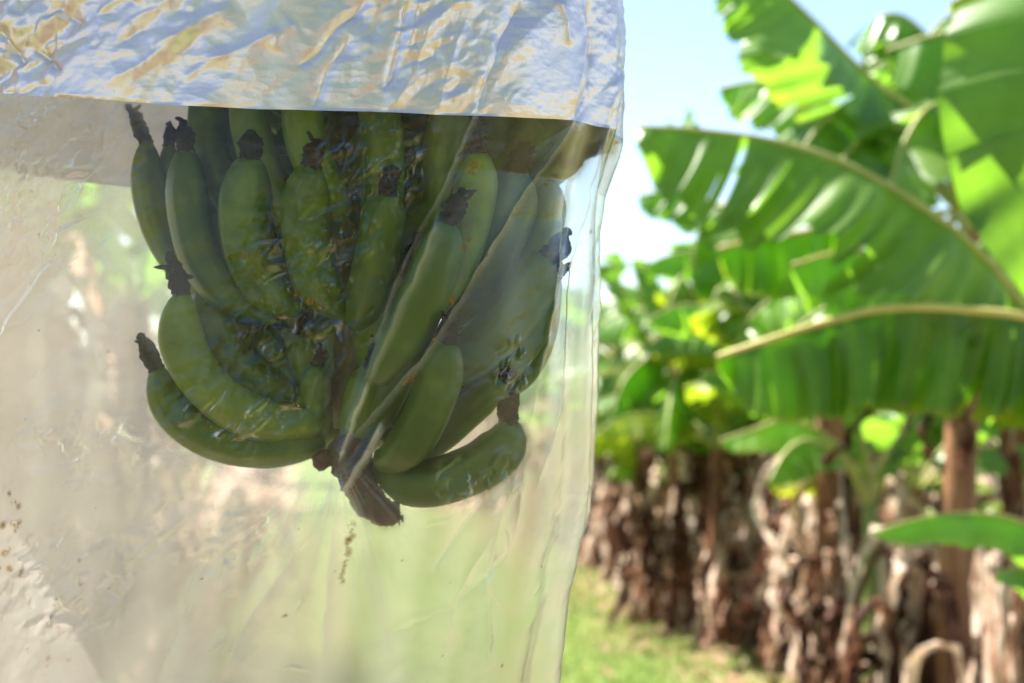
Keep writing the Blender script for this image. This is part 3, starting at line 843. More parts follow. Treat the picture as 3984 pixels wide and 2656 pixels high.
def blossom(b, C, R, tip, d, seed, tipw, pt):
    r = np.random.default_rng(seed + 1000)
    c0 = C[0]
    dirv = norm(C[0] - C[2])
    if tip is None:
        end = c0 + dirv * R * r.uniform(1.4, 2.2) + r.normal(0, R * 0.15, 3)
    else:
        end = at(tip[0], tip[1], d)
    n = 16
    Pm = spline([c0 - dirv * R * 0.15, c0 * 0.62 + end * 0.38 + r.normal(0, R * 0.10, 3), c0 * 0.25 + end * 0.75 + r.normal(0, R * 0.12, 3), end], n)
    t = np.linspace(0, 1, n)
    w = R * np.interp(t, [0, 0.12, 0.45, 0.7, 0.82, 0.93, 1], [pt * 1.1, pt * 1.15, 0.44, 0.34, 0.16, 0.22, 0.06]) * (tipw / 42.0)
    nseg = 12
    prof = 1 + 0.55 * perlin(np.outer(t * 9, np.ones(nseg)) + seed, np.outer(np.ones(n), np.arange(nseg) * 0.7), seed)
    V, F = tube(Pm - BO, w, nseg, True, prof)
    Vs, Fs = [V], [F]
    off = len(V)
    for j in range(int(r.integers(1, 5))):            # shrivelled bracts sticking off the remnant
        i0 = int(r.integers(4, n - 2))
        dv = norm(norm(r.normal(0, 1, 3)) + 0.9 * dirv)
        ln = R * r.uniform(0.4, 0.9)
        Q = spline([Pm[i0], Pm[i0] + dv * ln * 0.5 + r.normal(0, R * 0.1, 3), Pm[i0] + dv * ln + r.normal(0, R * 0.15, 3)], 6)
        V, F = tube(Q - BO, R * np.array([0.16, 0.15, 0.11, 0.10, 0.09, 0.03]), 6, True, 1 + 0.4 * r.normal(0, 0.5, 6))
        Vs.append(V); Fs.append(F + off); off += len(V)
    obj('blossom_tip', mesh_quads_tris('blossom_tip', np.vstack(Vs), np.vstack(Fs), M['withered']), b)

FR = 1.185
bananas = [
    # upper hand, across the front
    ([(572, 555), (575, 650), (592, 780), (632, 905), (700, 1015), (800, 1110), (930, 1180)], 66, 1.27, 1.31, (490, 405)),
    ([(655, 565), (668, 690), (700, 850), (760, 990), (850, 1090), (960, 1160)], 55, 1.285, 1.31, (655, 475)),
    ([(725, 580), (727, 700), (742, 850), (782, 1000), (862, 1112), (970, 1190), (1080, 1225)], 80, 1.22, 1.28, (712, 480)),
    ([(850, 590), (850, 720), (860, 870), (890, 1000), (960, 1120), (1060, 1190)], 62, 1.27, 1.31, (800, 500)),
    ([(980, 612), (957, 720), (950, 840), (968, 960), (1015, 1068), (1085, 1150), (1170, 1200)], 97, 1.195, 1.27, (965, 480)),
    ([(1090, 600), (1080, 720), (1085, 850), (1110, 1000), (1180, 1130)], 60, 1.27, 1.31, (1090, 500)),
    ([(1212, 640), (1193, 740), (1190, 860), (1203, 980), (1232, 1085), (1290, 1165), (1360, 1210)], 88, 1.18, 1.26, (1215, 530)),
    ([(1500, 400), (1465, 520), (1425, 650), (1390, 780), (1365, 900), (1350, 1020)], 80, 1.23, 1.30, (1530, 280)),
    ([(1512, 752), (1497, 850), (1477, 970), (1450, 1090), (1418, 1190), (1385, 1255)], 84, 1.175, 1.25, (1525, 660)),
    ([(1735, 862), (1716, 950), (1683, 1060), (1634, 1180), (1575, 1305), (1512, 1405), (1470, 1470)], 92, 1.165, 1.22, (1812, 735)),
    ([(1862, 592), (1856, 700), (1832, 830), (1797, 960), (1750, 1090), (1690, 1210)], 80, 1.19, 1.26, (1880, 470)),
    ([(1700, 470), (1680, 600), (1645, 740), (1605, 880), (1560, 1020)], 85, 1.25, 1.30, (1720, 380)),
    ([(1800, 380), (1770, 560), (1730, 740), (1690, 900), (1640, 1050)], 80, 1.28, 1.32, None),
    ([(2140, 400), (2080, 510), (2000, 605), (1920, 690), (1850, 790)], 80, 1.25, 1.30, (2200, 330)),
    ([(2040, 380), (1970, 480), (1900, 570), (1830, 680)], 70, 1.27, 1.31, (2100, 300)),
    ([(2320, 450), (2230, 545), (2130, 625), (2030, 700), (1950, 800)], 62, 1.30, 1.33, (2360, 430)),
    ([(2190, 640), (2110, 700), (2030, 790), (1960, 900), (1900, 1000)], 66, 1.27, 1.31, (2225, 640)),
    ([(2270, 590), (2200, 620), (2130, 670), (2060, 735), (1990, 810)], 62, 1.285, 1.31, (2320, 570)),
    ([(2260, 480), (2190, 560), (2110, 640), (2020, 740)], 66, 1.265, 1.30, None),
    # right-hand group
    ([(2015, 665), (1990, 790), (1948, 910), (1895, 1030), (1840, 1140), (1770, 1240)], 98, 1.235, 1.30, (2040, 560)),
    ([(2135, 700), (2130, 830), (2100, 950), (2050, 1070), (1980, 1180)], 66, 1.27, 1.31, (2160, 620)),
    ([(2118, 990), (2080, 1085), (2026, 1180), (1955, 1275), (1870, 1355), (1780, 1425), (1690, 1480)], 96, 1.215, 1.28, (2215, 890)),
    ([(2140, 1085), (2112, 1190), (2062, 1292), (1990, 1385), (1900, 1465), (1800, 1530)], 70, 1.25, 1.30, (2215, 1040)),
    ([(2120, 960), (2122, 1100), (2115, 1220), (2090, 1335), (2040, 1430), (1970, 1500), (1860, 1560)], 62, 1.29, 1.33, (2195, 800)),
    ([(1745, 1332), (1722, 1420), (1694, 1525), (1652, 1632), (1598, 1722), (1540, 1775), (1480, 1790)], 84, 1.19, 1.26, (1740, 1240)),
    ([(1990, 1642), (1962, 1728), (1893, 1798), (1800, 1845), (1695, 1878), (1600, 1880), (1535, 1845), (1475, 1800)], 92, 1.235, 1.28, (2000, 1520)),
    ([(1960, 1480), (1890, 1530), (1810, 1600), (1720, 1680), (1620, 1740), (1520, 1770)], 68, 1.27, 1.30, (2010, 1420)),
    # lower hand, left
    ([(712, 1142), (700, 1245), (716, 1350), (768, 1450), (852, 1542), (950, 1605), (1050, 1635), (1150, 1640), (1240, 1660)], 84, 1.22, 1.29, (648, 980)),
    ([(800, 1120), (812, 1230), (855, 1340), (930, 1435), (1040, 1510), (1160, 1560)], 84, 1.275, 1.30, (800, 1040)),
    ([(612, 1432), (642, 1530), (702, 1618), (792, 1686), (902, 1726), (1025, 1740), (1150, 1738), (1260, 1715)], 76, 1.255, 1.30, (540, 1300)),
    ([(1230, 1420), (1225, 1520), (1222, 1620), (1240, 1720)], 58, 1.285, 1.30, None),
    ([(1440, 1430), (1410, 1530), (1380, 1640), (1370, 1720)], 62, 1.275, 1.29, None),
    ([(1290, 1230), (1292, 1330), (1300, 1450), (1320, 1570)], 80, 1.335, 1.335, None),
    ([(1620, 1240), (1580, 1360), (1520, 1500), (1460, 1620), (1420, 1720)], 75, 1.27, 1.30, (1640, 1160)),
    ([(1560, 1060), (1520, 1160), (1470, 1290), (1420, 1420)], 80, 1.26, 1.30, None),
    ([(1030, 1270), (1050, 1370), (1100, 1470), (1180, 1560)], 66, 1.31, 1.32, (1000, 1210)),
    ([(1170, 1300), (1180, 1400), (1210, 1510), (1260, 1600)], 66, 1.32, 1.32, None),
]
for i, (pts, rad, d0, d1, tip) in enumerate(bananas):
    banana(pts, rad, d0, d1, i, tip)
# hands on the far side and further up under the silver sleeve
ax0 = at(1390, 1750, 1.325)
r = np.random.default_rng(77)
def hand(z, angs, reach, tilt, seed):
    for j, a in enumerate(angs):
        d = np.array([math.cos(a), math.sin(a), 0])
        b = np.array([ax0[0], ax0[1], z])
        P = np.array([b + d * reach * 1.02 + UP * 0.15 * tilt, b + d * reach * 1.05 + UP * 0.10 * tilt, b + d * reach + UP * 0.045 * tilt, b + d * reach * 0.8, b + d * reach * 0.5 - UP * 0.015, b + d * 0.03])
        P += r.normal(0, 0.004, P.shape)
        C = spline(P, 22)
        t = np.linspace(0, 1, 22)
        R = 0.0175
        pr = np.minimum(1, 0.34 + 0.66 * np.sin(np.clip(t / 0.24, 0, 1) * math.pi / 2) ** 0.75)
        pr = np.minimum(pr, np.where(t > 0.72, 1 - 0.5 * ((t - 0.72) / 0.28) ** 1.3, 1))
        aa = np.linspace(0, 2 * math.pi, 16, endpoint=False)
        V, F = tube(C - BO, R * pr, 16, True, 1 + 0.045 * np.cos(5 * aa + j))
        bo = obj('banana', mesh_quads_tris('banana', V, F, M['banana']), bunch)
        blossom(bo, C, R, None, 1.3, seed + j, 42, 0.34)
zb = ax0[2]
hand(zb + 0.02, np.radians([35, 62, 90, 118, 145]), 0.115, 0.9, 200)
hand(zb + 0.11, np.radians([15, 42, 70, 98, 126, 155, 178]), 0.145, 1.0, 220)
hand(zb + 0.22, np.radians(np.arange(0, 360, 26)), 0.135, 1.0, 240)
hand(zb + 0.33, np.radians(np.arange(10, 370, 27)), 0.14, 1.0, 260)
# stalk: from the parent plant's crown, over and down through the bunch, to the cut brown stub
sp = spline([crM + UP * 0.0, crM + np.array([0.22, 0.06, 0.20]), np.array([-0.55, 1.15, 3.0]), np.array([-0.20, 1.30, 2.70]), np.array([ax0[0], ax0[1], 2.25]), np.array([ax0[0], ax0[1], 1.8]), ax0 + UP * 0.12, ax0 + UP * 0.02], 60)
V, F = tube(sp - BO, np.interp(np.linspace(0, 1, 60), [0, 0.6, 0.9, 1], [0.036, 0.032, 0.028, 0.022]), 16, True, 1 + 0.08 * perlin(np.outer(np.arange(60) * 0.5, np.ones(16)), np.outer(np.ones(60), np.arange(16) * 0.8), 4))
obj('stalk', mesh_quads_tris('stalk', V, F, M['stalk']), bunch)
st = spline([at(1330, 1735, 1.29), at(1372, 1800, 1.28), at(1400, 1880, 1.275), at(1440, 1950, 1.27), at(1500, 1992, 1.268), at(1555, 1994, 1.268)], 30)
V, F = tube(st - BO, np.interp(np.linspace(0, 1, 30), [0, 0.2, 0.45, 0.65, 0.85, 1], [0.0165, 0.0185, 0.0165, 0.0145, 0.0115, 0.0085]), 20, True,
            1 + 0.5 * perlin(np.outer(np.arange(30) * 0.33, np.ones(20)), np.outer(np.ones(30), np.arange(20) * 0.6), 14) + 0.25 * perlin(np.outer(np.arange(30) * 0.9, np.ones(20)), np.outer(np.ones(30), np.arange(20) * 1.3), 15))
stub = obj('stalk_stub', mesh_quads_tris('stalk_stub', V, F, M['stub']), bunch)
stub['label'] = 'cut brown withered end of the stalk'
Vs, Fs, off = [], [], 0
for j in range(16):
    p0 = at(1455 + j * 7, 2000 + 10 * math.sin(j * 1.7), 1.268 + 0.006 * math.sin(j * 2.1))
    V, F = tube(np.array([p0, p0 + np.array([0.001 * math.sin(j * 3), 0, -0.003]), p0 + np.array([0.002 * math.sin(j * 3), 0, -0.0075 - 0.003 * math.sin(j * 5)])]) - BO, np.array([0.0024, 0.0018, 0.0006]), 6)
    Vs.append(V); Fs.append(F + off); off += len(V)
obj('ragged_fibres', mesh_quads_tris('ragged_fibres', np.vstack(Vs), np.vstack(Fs), M['stub']), stub)
kn = spline([at(1250, 1760, 1.285), at(1262, 1790, 1.282), at(1280, 1815, 1.282)], 8)
V, F = tube(kn - BO, np.array([0.006, 0.0095, 0.0105, 0.011, 0.011, 0.0105, 0.009, 0.006]), 12, True, 1 + 0.3 * perlin(np.outer(np.arange(8) * 0.7, np.ones(12)), np.outer(np.ones(8), np.arange(12) * 0.8), 24))
obj('scar_knob', mesh_quads_tris('scar_knob', V, F, M['stub']), bunch)

# ------------------------------------------------------------------ the bag
Yc = 1.31
sil = [(2440, -40), (2446, 150), (2453, 380), (2438, 530), (2400, 640), (2368, 745), (2352, 900), (2347, 1200), (2343, 1500), (2335, 1750), (2322, 1900), (2300, 2040), (2268, 2170), (2235, 2350), (2190, 2660), (2160, 2900)]
silw = np.array([at(x, y, Yc - 0.045) for x, y in sil])
_o = np.argsort(silw[:, 2])
zs, xs = silw[_o, 2], silw[_o, 0]
XL = -0.57
TIE = np.array([ax0[0], ax0[1], 2.36])
def bag_params(z):
    xr = np.interp(z, zs, xs) - 0.0045
    b = np.interp(z, [0.9, 1.2, 1.35, 1.5, 1.7, 1.9], [0.15, 0.175, 0.195, 0.205, 0.205, 0.20])
    xc, a = (xr + XL) / 2, (xr - XL) / 2
    k = np.clip((z - 1.93) / (TIE[2] - 1.93), 0, 1); k = k * k * (3 - 2 * k)
    xc = xc + (TIE[0] - xc) * k
    yc = Yc + (TIE[1] - Yc) * k
    a = a + (0.045 - a) * k; b = b + (0.045 - b) * k
    return xc, yc, a, b
EXP = 2.0 / 2.35
def bag_base(th, z):
    xc, yc, a, b = bag_params(z)
    c, s = np.cos(th), np.sin(th)
    return np.stack([xc + a * np.sign(c) * np.abs(c) ** EXP, yc + b * np.sign(s) * np.abs(s) ** EXP, z + 0 * c], -1)
def front_hit(px, py):
    """where a photo pixel meets the undisplaced front of the bag -> (theta, z)"""
    lo, hi = 0.95, Yc
    for _ in range(40):
        y = 0.5 * (lo + hi)
        p = at(px, py, y)
        xc, yc, a, b = bag_params(p[2])
        f = (abs(p[0] - xc) / a) ** (2 / EXP) + (abs(y - yc) / b) ** (2 / EXP) - 1
        if f > 0: lo = y
        else: hi = y
    u = np.sign(p[0] - xc) * min(1, abs(p[0] - xc) / a) ** (1 / EXP)
    v = min(1, abs(y - yc) / b) ** (1 / EXP)
    return math.atan2(-v, u), p[2]

edge_px = [(0, 365), (350, 385), (700, 410), (1000, 424), (1300, 430), (1700, 446), (2050, 458), (2230, 467), (2330, 492), (2405, 520)]
eh = np.array([front_hit(*p) for p in edge_px])
e_th = np.concatenate([[-math.pi, -math.pi + 0.2], eh[:, 0], [0.02, 0.3, math.pi * 0.5, math.pi]])
zl = eh[0, 1]; zr_ = eh[-1, 1]
e_z = np.concatenate([[zl, zl], eh[:, 1], [zr_, zr_, 0.5 * (zl + zr_) - 0.025, zl]])
def edge_z(th): return np.interp(((th + math.pi) % (2 * math.pi)) - math.pi, e_th, e_z)

NF, NB = 800, 110
th = np.concatenate([np.linspace(-math.pi - 0.12, 0.12, NF), np.linspace(0.12, math.pi - 0.12, NB + 2)[1:-1]])
NC = len(th)
ZT, ZB = 2.40, 0.98
v_low = np.concatenate([np.linspace(0, 0.30, 40, endpoint=False), np.linspace(0.30, 1, 400)])
v_up = np.concatenate([np.linspace(0, 0.32, 140), np.linspace(0.32, 1, 60)[1:]])
ez = edge_z(th)
Zlow = ZB + (ez[None, :] - ZB) * v_low[:, None]
Zup = ez[None, :] + (ZT - ez[None, :]) * v_up[:, None]
Zg = np.vstack([Zlow, Zup[1:]])
NR = len(Zg); KE = len(v_low) - 1
TH = np.broadcast_to(th[None, :], Zg.shape)
base = bag_base(TH, Zg)
# arc-length coordinate measured from the front centre line
mid_row = bag_base(th, np.full(NC, 1.5))
dl = np.linalg.norm(np.diff(np.vstack([mid_row, mid_row[:1]]), axis=0), axis=1)
arc = np.concatenate([[0], np.cumsum(dl)[:-1]])
i0 = int(np.argmin(np.abs(th + math.pi / 2)))
arc = arc - arc[i0]
Sg = np.broadcast_to(arc[None, :], Zg.shape)
def sz(px, py):
    t, z = front_hit(px, py)
    return np.array([np.interp(t, th[:NF], arc[:NF]), z])
# outward normals of the smooth base
dth = np.gradient(base, axis=1); dz = np.gradient(base, axis=0)
Nn = norm(np.cross(dth, dz))
Nn = np.where((Nn * (base - np.array([base[..., 0].mean(), Yc, 0])) * np.array([1, 1, 0])).sum(-1, keepdims=True) < 0, -Nn, Nn)

front = np.clip((0.18 - np.abs(np.where(TH > math.pi - 0.3, TH - 2 * math.pi, TH) + math.pi / 2) / math.pi + 0.5) * 4, 0.25, 1)
def facets(s, z, L, ang, stretch, seed, sparse=0.0, warp=0.35):
    """flat triangular facets with sharp folds between them, like crumpled film; heights about -1..1"""
    c, sn = math.cos(ang), math.sin(ang)
    u = (s * c + z * sn) / (L * stretch); v = (-s * sn + z * c) / L
    wx = warp * perlin(u * 0.9, v * 0.9, seed + 50); wy = warp * perlin(u * 0.9 + 7.7, v * 0.9, seed + 51)
    u = u + 2 * wx; v = v + 2 * wy
    k = (u + v) * 0.3660254
    a, b = u + k, v + k
    ia = np.floor(a).astype(np.int64); ib = np.floor(b).astype(np.int64)
    fa, fb = a - ia, b - ib
    def hgt(p, q):
        x = (_h(p, q, 5, seed) % 10007) / 10007.0
        y = (_h(p, q, 11, seed + 3) % 10007) / 10007.0
        return np.where(y < sparse, 0.0, 2 * x - 1)
    h00, h10, h01, h11 = hgt(ia, ib), hgt(ia + 1, ib), hgt(ia, ib + 1), hgt(ia + 1, ib + 1)
    lo_ = h00 + fa * (h10 - h00) + fb * (h11 - h10)
    up_ = h00 + fb * (h01 - h00) + fa * (h11 - h01)
    return np.where(fa > fb, lo_, up_)
upper = np.clip((Zg - ez[None, :]) / 0.01, 0, 1)
leftness = np.clip((0.05 - Sg) / 0.25, 0, 1)
ang1 = math.radians(38)
crA_ = facets(Sg, Zg, 0.040, ang1 + 0.2, 2.6, 1); crB_ = facets(Sg, Zg, 0.017, ang1, 2.2, 2, 0.25)
crC_ = facets(Sg, Zg, 0.008, ang1 - 0.2, 1.9, 3, 0.35); crD_ = facets(Sg, Zg, 0.0042, ang1 + 0.5, 1.5, 4, 0.5)
patch = np.clip(0.5 + 1.6 * perlin(Sg * 9, Zg * 9, 9), 0.12, 1.2)
gain = np.where(upper > 0, 1.0, 0.55) * (0.50 + 0.6 * leftness)
fgain = np.where(upper > 0, 1.25, 0.4) * (0.55 + 0.8 * leftness)
cbz = 1.64; cbs = np.interp(front_hit(1330, 1000)[0], th[:NF], arc[:NF])
tight = np.where(upper > 0, 0, np.clip(1.25 - np.hypot((Sg - cbs) / 0.24, (Zg - cbz + 0.04) / 0.19), 0, 1))
fgain *= 1 - 0.85 * tight; gain *= 1 - 0.8 * tight
D = gain * (0.0060 * crA_ + 0.0036 * crB_ * patch * (1 + 0.6 * leftness * upper)) + fgain * (0.0021 * crC_ * patch + 0.0006 * crD_ * patch)
# sharp little dents where the film is bunched up: flat facets that catch the sky
def blob(px, py, rx, ry):
    t_, z_ = front_hit(px, py)
    s_ = np.interp(t_, th[:NF], arc[:NF])
    return np.clip(1.5 * (1.15 - np.hypot((Sg - s_) / (rx / FPX * 1.12), (Zg - z_) / (ry / FPX * 1.12))), 0, 1)
bun = np.zeros_like(D)
for q in ((1230, 1000, 300, 330), (1130, 1280, 330, 170), (930, 1580, 320, 200), (230, 720, 330, 420), (1450, 650, 260, 220), (2020, 1420, 130, 110), (420, 1750, 350, 160), (850, 2050, 350, 200), (1850, 1880, 200, 120), (250, 2250, 300, 250)):
    bun = np.maximum(bun, blob(*q))
bun = np.where(upper > 0, 0, bun)
D += bun * (0.0095 * facets(Sg, Zg, 0.0105, ang1 - 0.05, 2.0, 91, 0.72, 0.5) + 0.0045 * facets(Sg, Zg, 0.0050, ang1 + 0.5, 1.6, 92, 0.78, 0.5))
# soft hanging drape
D += 0.006 * np.sin(Sg * 46 + 1.5 * np.sin(Zg * 5) + 2 * Zg) * np.clip((1.42 - Zg) / 0.25, 0, 1)
D += 0.004 * np.sin(Sg * 95 + 3 * Zg) * np.clip((Sg - 0.24) / 0.1, 0, 1)
haze = np.zeros_like(D); stain = np.zeros_like(D)
# creases and pleats: (pixels, height, half width m, haze)
creases = [
    ([(2290, 0), (2312, 180), (2300, 330), (2232, 468), (2140, 610), (2040, 750), (1930, 930), (1840, 1080), (1760, 1210), (1660, 1370), (1560, 1480), (1450, 1610), (1350, 1720), (1315, 1850)], 0.0008, 0.0036, 0.24),
    ([(2035, 0), (1960, 140), (1900, 300), (1850, 430), (1760, 640), (1680, 800), (1600, 960), (1545, 1080), (1490, 1230), (1440, 1400), (1390, 1560), (1330, 1700), (1300, 1800)], 0.0008, 0.0030, 0.15),
    ([(1700, 820), (1640, 1000), (1580, 1130), (1520, 1260), (1470, 1380), (1400, 1520)], 0.003, 0.004, 0.22),
    ([(1590, 0), (1560, 130), (1540, 240), (1500, 360)], -0.009, 0.0035, 0),
    ([(1640, 0), (1600, 120), (1590, 220)], 0.006, 0.005, 0),
    ([(1440, -10), (1330, 90), (1240, 190), (1160, 260)], -0.009, 0.004, 0),
    ([(1370, 130), (1310, 220), (1250, 330), (1220, 425)], -0.007, 0.005, 0),
    ([(2030, 0), (1960, 140), (1900, 300), (1850, 440)], -0.008, 0.004, 0),
    ([(2290, 0), (2312, 180), (2300, 330), (2232, 468)], -0.009, 0.0045, 0),
    ([(1700, 0), (1640, 180), (1580, 330), (1500, 440)], 0.006, 0.008, 0),
    ([(1820, 60), (1760, 220), (1700, 430)], 0.005, 0.007, 0),
    ([(0, 110), (45, 185), (90, 260)], -0.009, 0.003, 0),
    ([(120, 190), (180, 230), (240, 285)], -0.009, 0.003, 0),
    ([(210, 60), (240, 40), (330, 95)], -0.006, 0.003, 0),
    ([(420, 330), (560, 250), (700, 150), (800, 60)], 0.006, 0.007, 0),
    ([(620, 390), (760, 280), (900, 210)], 0.005, 0.007, 0),
    ([(210, 0), (225, 120), (170, 330)], 0.004, 0.004, 0),
    ([(900, 20), (760, 110), (600, 190)], 0.006, 0.007, 0),
    ([(1100, 120), (930, 200), (780, 235)], 0.006, 0.006, 0),
    ([(1150, 90), (1100, 130), (1060, 200)], 0.005, 0.006, 0),
    ([(2250, 0), (2270, 130), (2240, 330), (2220, 440)], 0.005, 0.005, 0),
    ([(2160, 0), (2190, 80), (2200, 180)], 0.006, 0.005, 0),
    ([(2400, 0), (2410, 180), (2360, 420), (2300, 640), (2260, 860), (2210, 1060), (2190, 1300), (2150, 1600), (2080, 1900)], 0.005, 0.004, 0.45),
    ([(2330, 560), (2290, 760), (2285, 1000), (2270, 1300)], 0.004, 0.004, 0.3),
    ([(310, 740), (270, 860), (220, 1000), (150, 1110), (80, 1210), (0, 1330)], 0.006, 0.006, 0.8),
    ([(430, 480), (400, 620), (350, 800)], 0.004, 0.005, 0.25),
    ([(840, 1790), (790, 1930), (690, 2040), (570, 2130), (470, 2230)], 0.005, 0.0055, 0.55),
    ([(960, 1810), (880, 1980), (800, 2180), (720, 2400), (620, 2660)], 0.006, 0.009, 0.5),
    ([(1040, 1810), (980, 1980), (900, 2120), (850, 2300)], 0.004, 0.006, 0.3),
    ([(1300, 1840), (1240, 2000), (1100, 2220), (960, 2420), (850, 2660)], 0.006, 0.011, 0.4),
    ([(1180, 1830), (1130, 2010), (1080, 2160)], 0.004, 0.006, 0.3),
    ([(1330, 1860), (1290, 2060), (1270, 2300), (1250, 2600)], 0.003, 0.006, 0.2),
    ([(1480, 1640), (1420, 1760), (1340, 1880), (1310, 1960)], 0.004, 0.004, 0.5),
    ([(1880, 1960), (1820, 2040), (1740, 2150), (1690, 2230)], -0.005, 0.004, 0.1),
    ([(2030, 1760), (1940, 2000), (1890, 2250), (1900, 2600)], 0.004, 0.008, 0.15),
    ([(1980, 2160), (1850, 2280), (1700, 2400), (1500, 2480)], -0.005, 0.007, 0.0),
    ([(1430, 1480), (1380, 1600), (1310, 1800)], 0.004, 0.003, 0.5),
    ([(2180, 900), (2120, 1300), (2080, 1500), (2030, 1800), (2000, 2100)], 0.004, 0.006, 0.3),
    ([(1900, 2080), (1780, 2300), (1690, 2640)], 0.004, 0.007, 0.2),
]
sub = slice(0, NF)
Sf, Zf = Sg[:, sub], Zg[:, sub]
def polydist(poly):
    best = np.full(Sf.shape, 1e9); tpar = np.zeros(Sf.shape); sgn = np.ones(Sf.shape)
    n = len(poly) - 1
    for i in range(n):
        a, b = poly[i], poly[i + 1]
        ab = b - a; l2 = max((ab ** 2).sum(), 1e-12)
        t = np.clip(((Sf - a[0]) * ab[0] + (Zf - a[1]) * ab[1]) / l2, 0, 1)
        d = np.hypot(Sf - a[0] - t * ab[0], Zf - a[1] - t * ab[1])
        m = d < best
        best = np.where(m, d, best); tpar = np.where(m, (i + t) / n, tpar)
        sgn = np.where(m, np.sign(ab[0] * (Zf - a[1]) - ab[1] * (Sf - a[0])), sgn)
    return best, tpar, sgn
wob = 0.0022 * perlin(Sf * 60, Zf * 60, 31)
for ci, (pl, hgt, wd, hz) in enumerate(creases):
    poly = spline(np.array([sz(*p) for p in pl]), 4 * len(pl))
    d, t, sg = polydist(poly)
    sd = d * sg + wob; d = np.abs(sd)
    fade = np.clip(np.minimum(t, 1 - t) * 7 + 0.12, 0, 1)
    prof = np.exp(-d / wd)
    D[:, sub] += hgt * prof * fade * np.where(upper[:, sub] > 0, 0.5, 1.0)
    if hz:
        mod = 0.65 + 0.7 * perlin(Sf * 30 + ci, Zf * 12, 60 + ci)
        haze[:, sub] = np.maximum(haze[:, sub], 1.7 * hz * fade * mod * np.where(sd > 0, np.clip(1.15 - sd / (wd * 1.5), 0, 1), np.clip(1.0 + sd / (wd * 0.25), 0, 1)))
# small sharp dents that catch the sky
rg = np.random.default_rng(19)
colz = Sf[0]
def stroke(px, py, ln, ang, h, w):
    c = sz(px, py)
    L_ = ln / FPX * 1.12
    p = [c]
    a_ = ang
    for _ in range(3):
        p.append(p[-1] + L_ / 3 * np.array([math.cos(a_), math.sin(a_)])); a_ += rg.normal(0, 0.55)
    p = np.array(p)
    cols = np.where((colz > p[:, 0].min() - 0.012) & (colz < p[:, 0].max() + 0.012))[0]
    zc = Zf[:, cols[0]]
    rows = np.where((zc > p[:, 1].min() - 0.02) & (zc < p[:, 1].max() + 0.02))[0]
    if len(cols) < 2 or len(rows) < 2: return
    rs_, cs_ = slice(rows[0], rows[-1] + 1), slice(cols[0], cols[-1] + 1)
    S_, Z_ = Sf[rs_, cs_], Zf[rs_, cs_]
    best = np.full(S_.shape, 1e9); tp = np.zeros(S_.shape); up_ = np.ones(S_.shape)
    for i in range(3):
        a, b = p[i], p[i + 1]; ab = b - a
        t = np.clip(((S_ - a[0]) * ab[0] + (Z_ - a[1]) * ab[1]) / (ab ** 2).sum(), 0, 1)
        d = np.hypot(S_ - a[0] - t * ab[0], Z_ - a[1] - t * ab[1])
        m = d < best
        best = np.where(m, d, best); tp = np.where(m, (i + t) / 3, tp)
        up_ = np.where(m, ab[0] * (Z_ - a[1]) - ab[1] * (S_ - a[0]) > 0, up_)
    ww = w * (0.3 + 0.7 * np.sin(np.pi * tp)) * np.where(up_ > 0, 1.0, 0.3)
    D[rs_, cs_] += h * np.sin(np.pi * np.clip(tp, 0.1, 0.9)) * np.clip(1 - best / ww, 0, 1)
for (x0, x1, y0, y1, nn) in [(0, 520, 420, 1350, 10), (0, 900, 1350, 2600, 12), (1000, 2100, 1900, 2640, 10)]:
    for _ in range(nn):
        w_ = rg.uniform(0.0015, 0.0035)
        stroke(rg.uniform(x0, x1), rg.uniform(y0, y1), rg.uniform(60, 190), rg.choice([0.5, 0.5, 0.2, -0.5]) + rg.normal(0, 0.25), w_ * rg.uniform(0.4, 0.9), w_)
# fine parallel gathers fanning out from the tip of the bunch
c0 = sz(1310, 1760)
rad = np.hypot(Sf - c0[0], Zf - c0[1]); an = np.arctan2(Sf - c0[0], -(Zf - c0[1]))
fan = np.clip(rad / 0.03, 0, 1) * np.clip((0.30 - rad) / 0.18, 0, 1) * np.clip((1.25 - np.abs(an + 0.25)) * 3, 0, 1)
D[:, sub] += fan * 0.0022 * perlin(an * 9, rad * 4, 71)
haze[:, sub] *= np.where(Zf < 1.46, 1.5, 1.0)
haze[:, sub] += fan * 0.55 * np.clip(perlin(an * 12, rad * 3, 72) * 2.2, 0, 1)
haze[:, sub] += 0.10 * np.clip(1.5 * perlin(Sf * 14 + 4 * Zf, Zf * 4, 73), 0, 1)
# film lies tight and clear on the fruit; sunlit milkiness elsewhere painted as haze
cb = sz(1330, 1050)
milkiness = np.ones_like(D) * 0.12
milkiness[:, sub] = np.clip(-np.sin(TH[:, sub]) * 5 + 0.3, 0.12, 1) * np.clip((np.hypot((Sf - cb[0]) / 1.15, (Zf - cb[1])) - 0.165) / 0.08, 0, 1) + 0.12 * perlin(Sf * 20, Zf * 20, 88)
blur = milkiness.copy(); blur[:, NF:] = 0.1
milkiness[:, NF:] = 1.0; milkiness[:, sub] = np.maximum(milkiness[:, sub], np.clip(1.2 + np.sin(TH[:, sub]) * 4, 0, 1) * 0.9)
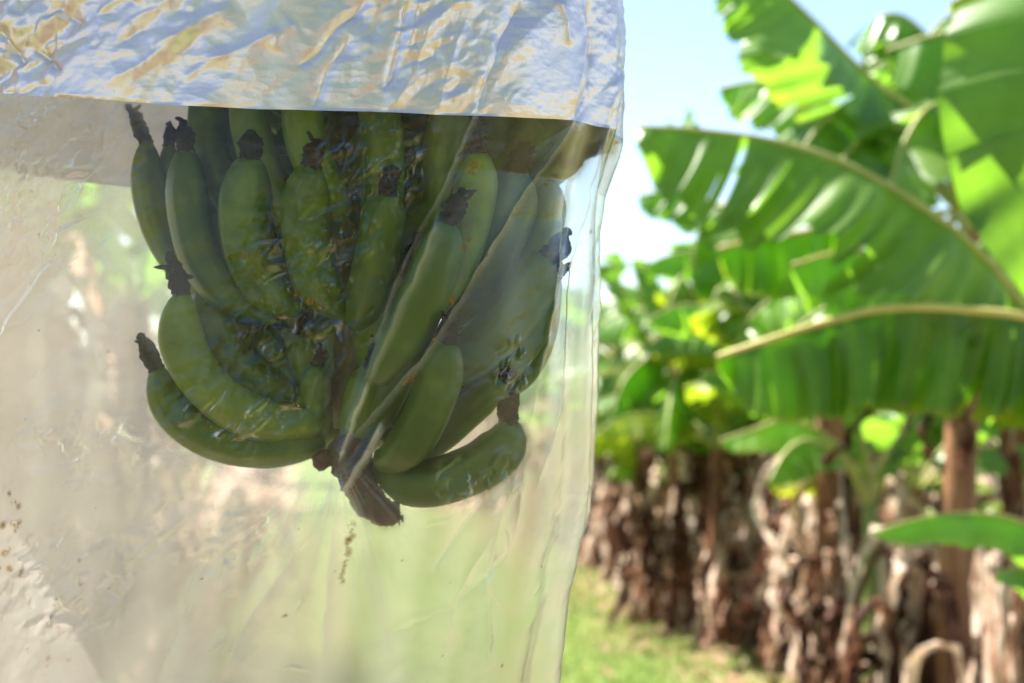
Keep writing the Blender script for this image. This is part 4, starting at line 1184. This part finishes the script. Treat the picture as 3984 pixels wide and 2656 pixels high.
# rust-coloured sap marks and specks
def spot(px, py, rpx, k=1.0):
    c = sz(px, py)
    d = np.hypot(Sf - c[0], Zf - c[1]) / (rpx / FPX * 1.12)
    stain[:, sub] = np.maximum(stain[:, sub], k * np.clip(1.4 - d, 0, 1))
rs = np.random.default_rng(5)
for q in np.linspace(0, 1, 16): spot(1372 - 40 * q + rs.normal(0, 5), 2040 + 220 * q, rs.uniform(7, 16), rs.uniform(0.6, 1))
for _ in range(14): spot(rs.uniform(0, 90), rs.uniform(1920, 2230), rs.uniform(6, 18), 0.8)
for _ in range(14): spot(rs.uniform(90, 360), rs.uniform(2100, 2600), rs.uniform(5, 12), 0.6)
for x, y, q in ((1845, 640, 16), (1835, 670, 14), (1600, 1470, 16), (1575, 1490, 12), (1760, 1170, 14), (1820, 930, 12), (1810, 960, 12), (1155, 1140, 14), (1210, 1170, 16), (1240, 1185, 14), (1690, 1320, 9), (2280, 900, 10), (2295, 870, 8), (1110, 2390, 10), (2110, 2205, 9), (1955, 2590, 7), (1350, 1860, 12)): spot(x, y, q)
for _ in range(60): spot(rs.uniform(0, 2300), rs.uniform(500, 2640), rs.uniform(2.5, 5), 0.9)

# keep the film outside the fruit: only let it swing outward of the smooth form on the far side
pos = base + Nn * (D * np.where(TH > 0.12, 0.6, 1))[..., None]

bag = empty('bunch_cover_bag', (TIE[0], TIE[1], TIE[2]))
tag(bag, 'banana cover bag, crinkled silver above and clear plastic below, over the bunch', 'plastic bag')
BG = np.array(bag.location)
F_all = grid_faces(NR, NC, wrap=True)
rowf = np.repeat(np.arange(NR - 1), NC)
Vall = pos.reshape(-1, 3) - BG
nlow = (KE + 1) * NC
film = obj('clear_film', mesh_np('clear_film', Vall[:nlow], F_all[rowf < KE], M['film'], attrs={'haze': np.clip(haze, 0, 1).reshape(-1)[:nlow], 'stain': np.clip(stain, 0, 1).reshape(-1)[:nlow], 'milkiness': milkiness.reshape(-1)[:nlow], 'blur': blur.reshape(-1)[:nlow]}), bag)
film['label'] = 'clear lower film with milky pleats and rusty sap marks'
Fu = F_all[rowf >= KE] - KE * NC
slv = obj('silver_sleeve', mesh_np('silver_sleeve', Vall[KE * NC:], Fu, M['silver']), bag)
slv['label'] = 'crinkled silver upper sleeve'
# the tie round the stalk
a = np.linspace(0, 2 * math.pi, 40)
V, F = tube(np.stack([0.05 * np.cos(a), 0.05 * np.sin(a), 0.01 * np.sin(3 * a)], 1) + np.array([0, 0, 0.0]), np.full(40, 0.006), 8, False)
obj('tie_cord', mesh_quads_tris('tie_cord', V, F, M['midrib']), bag)
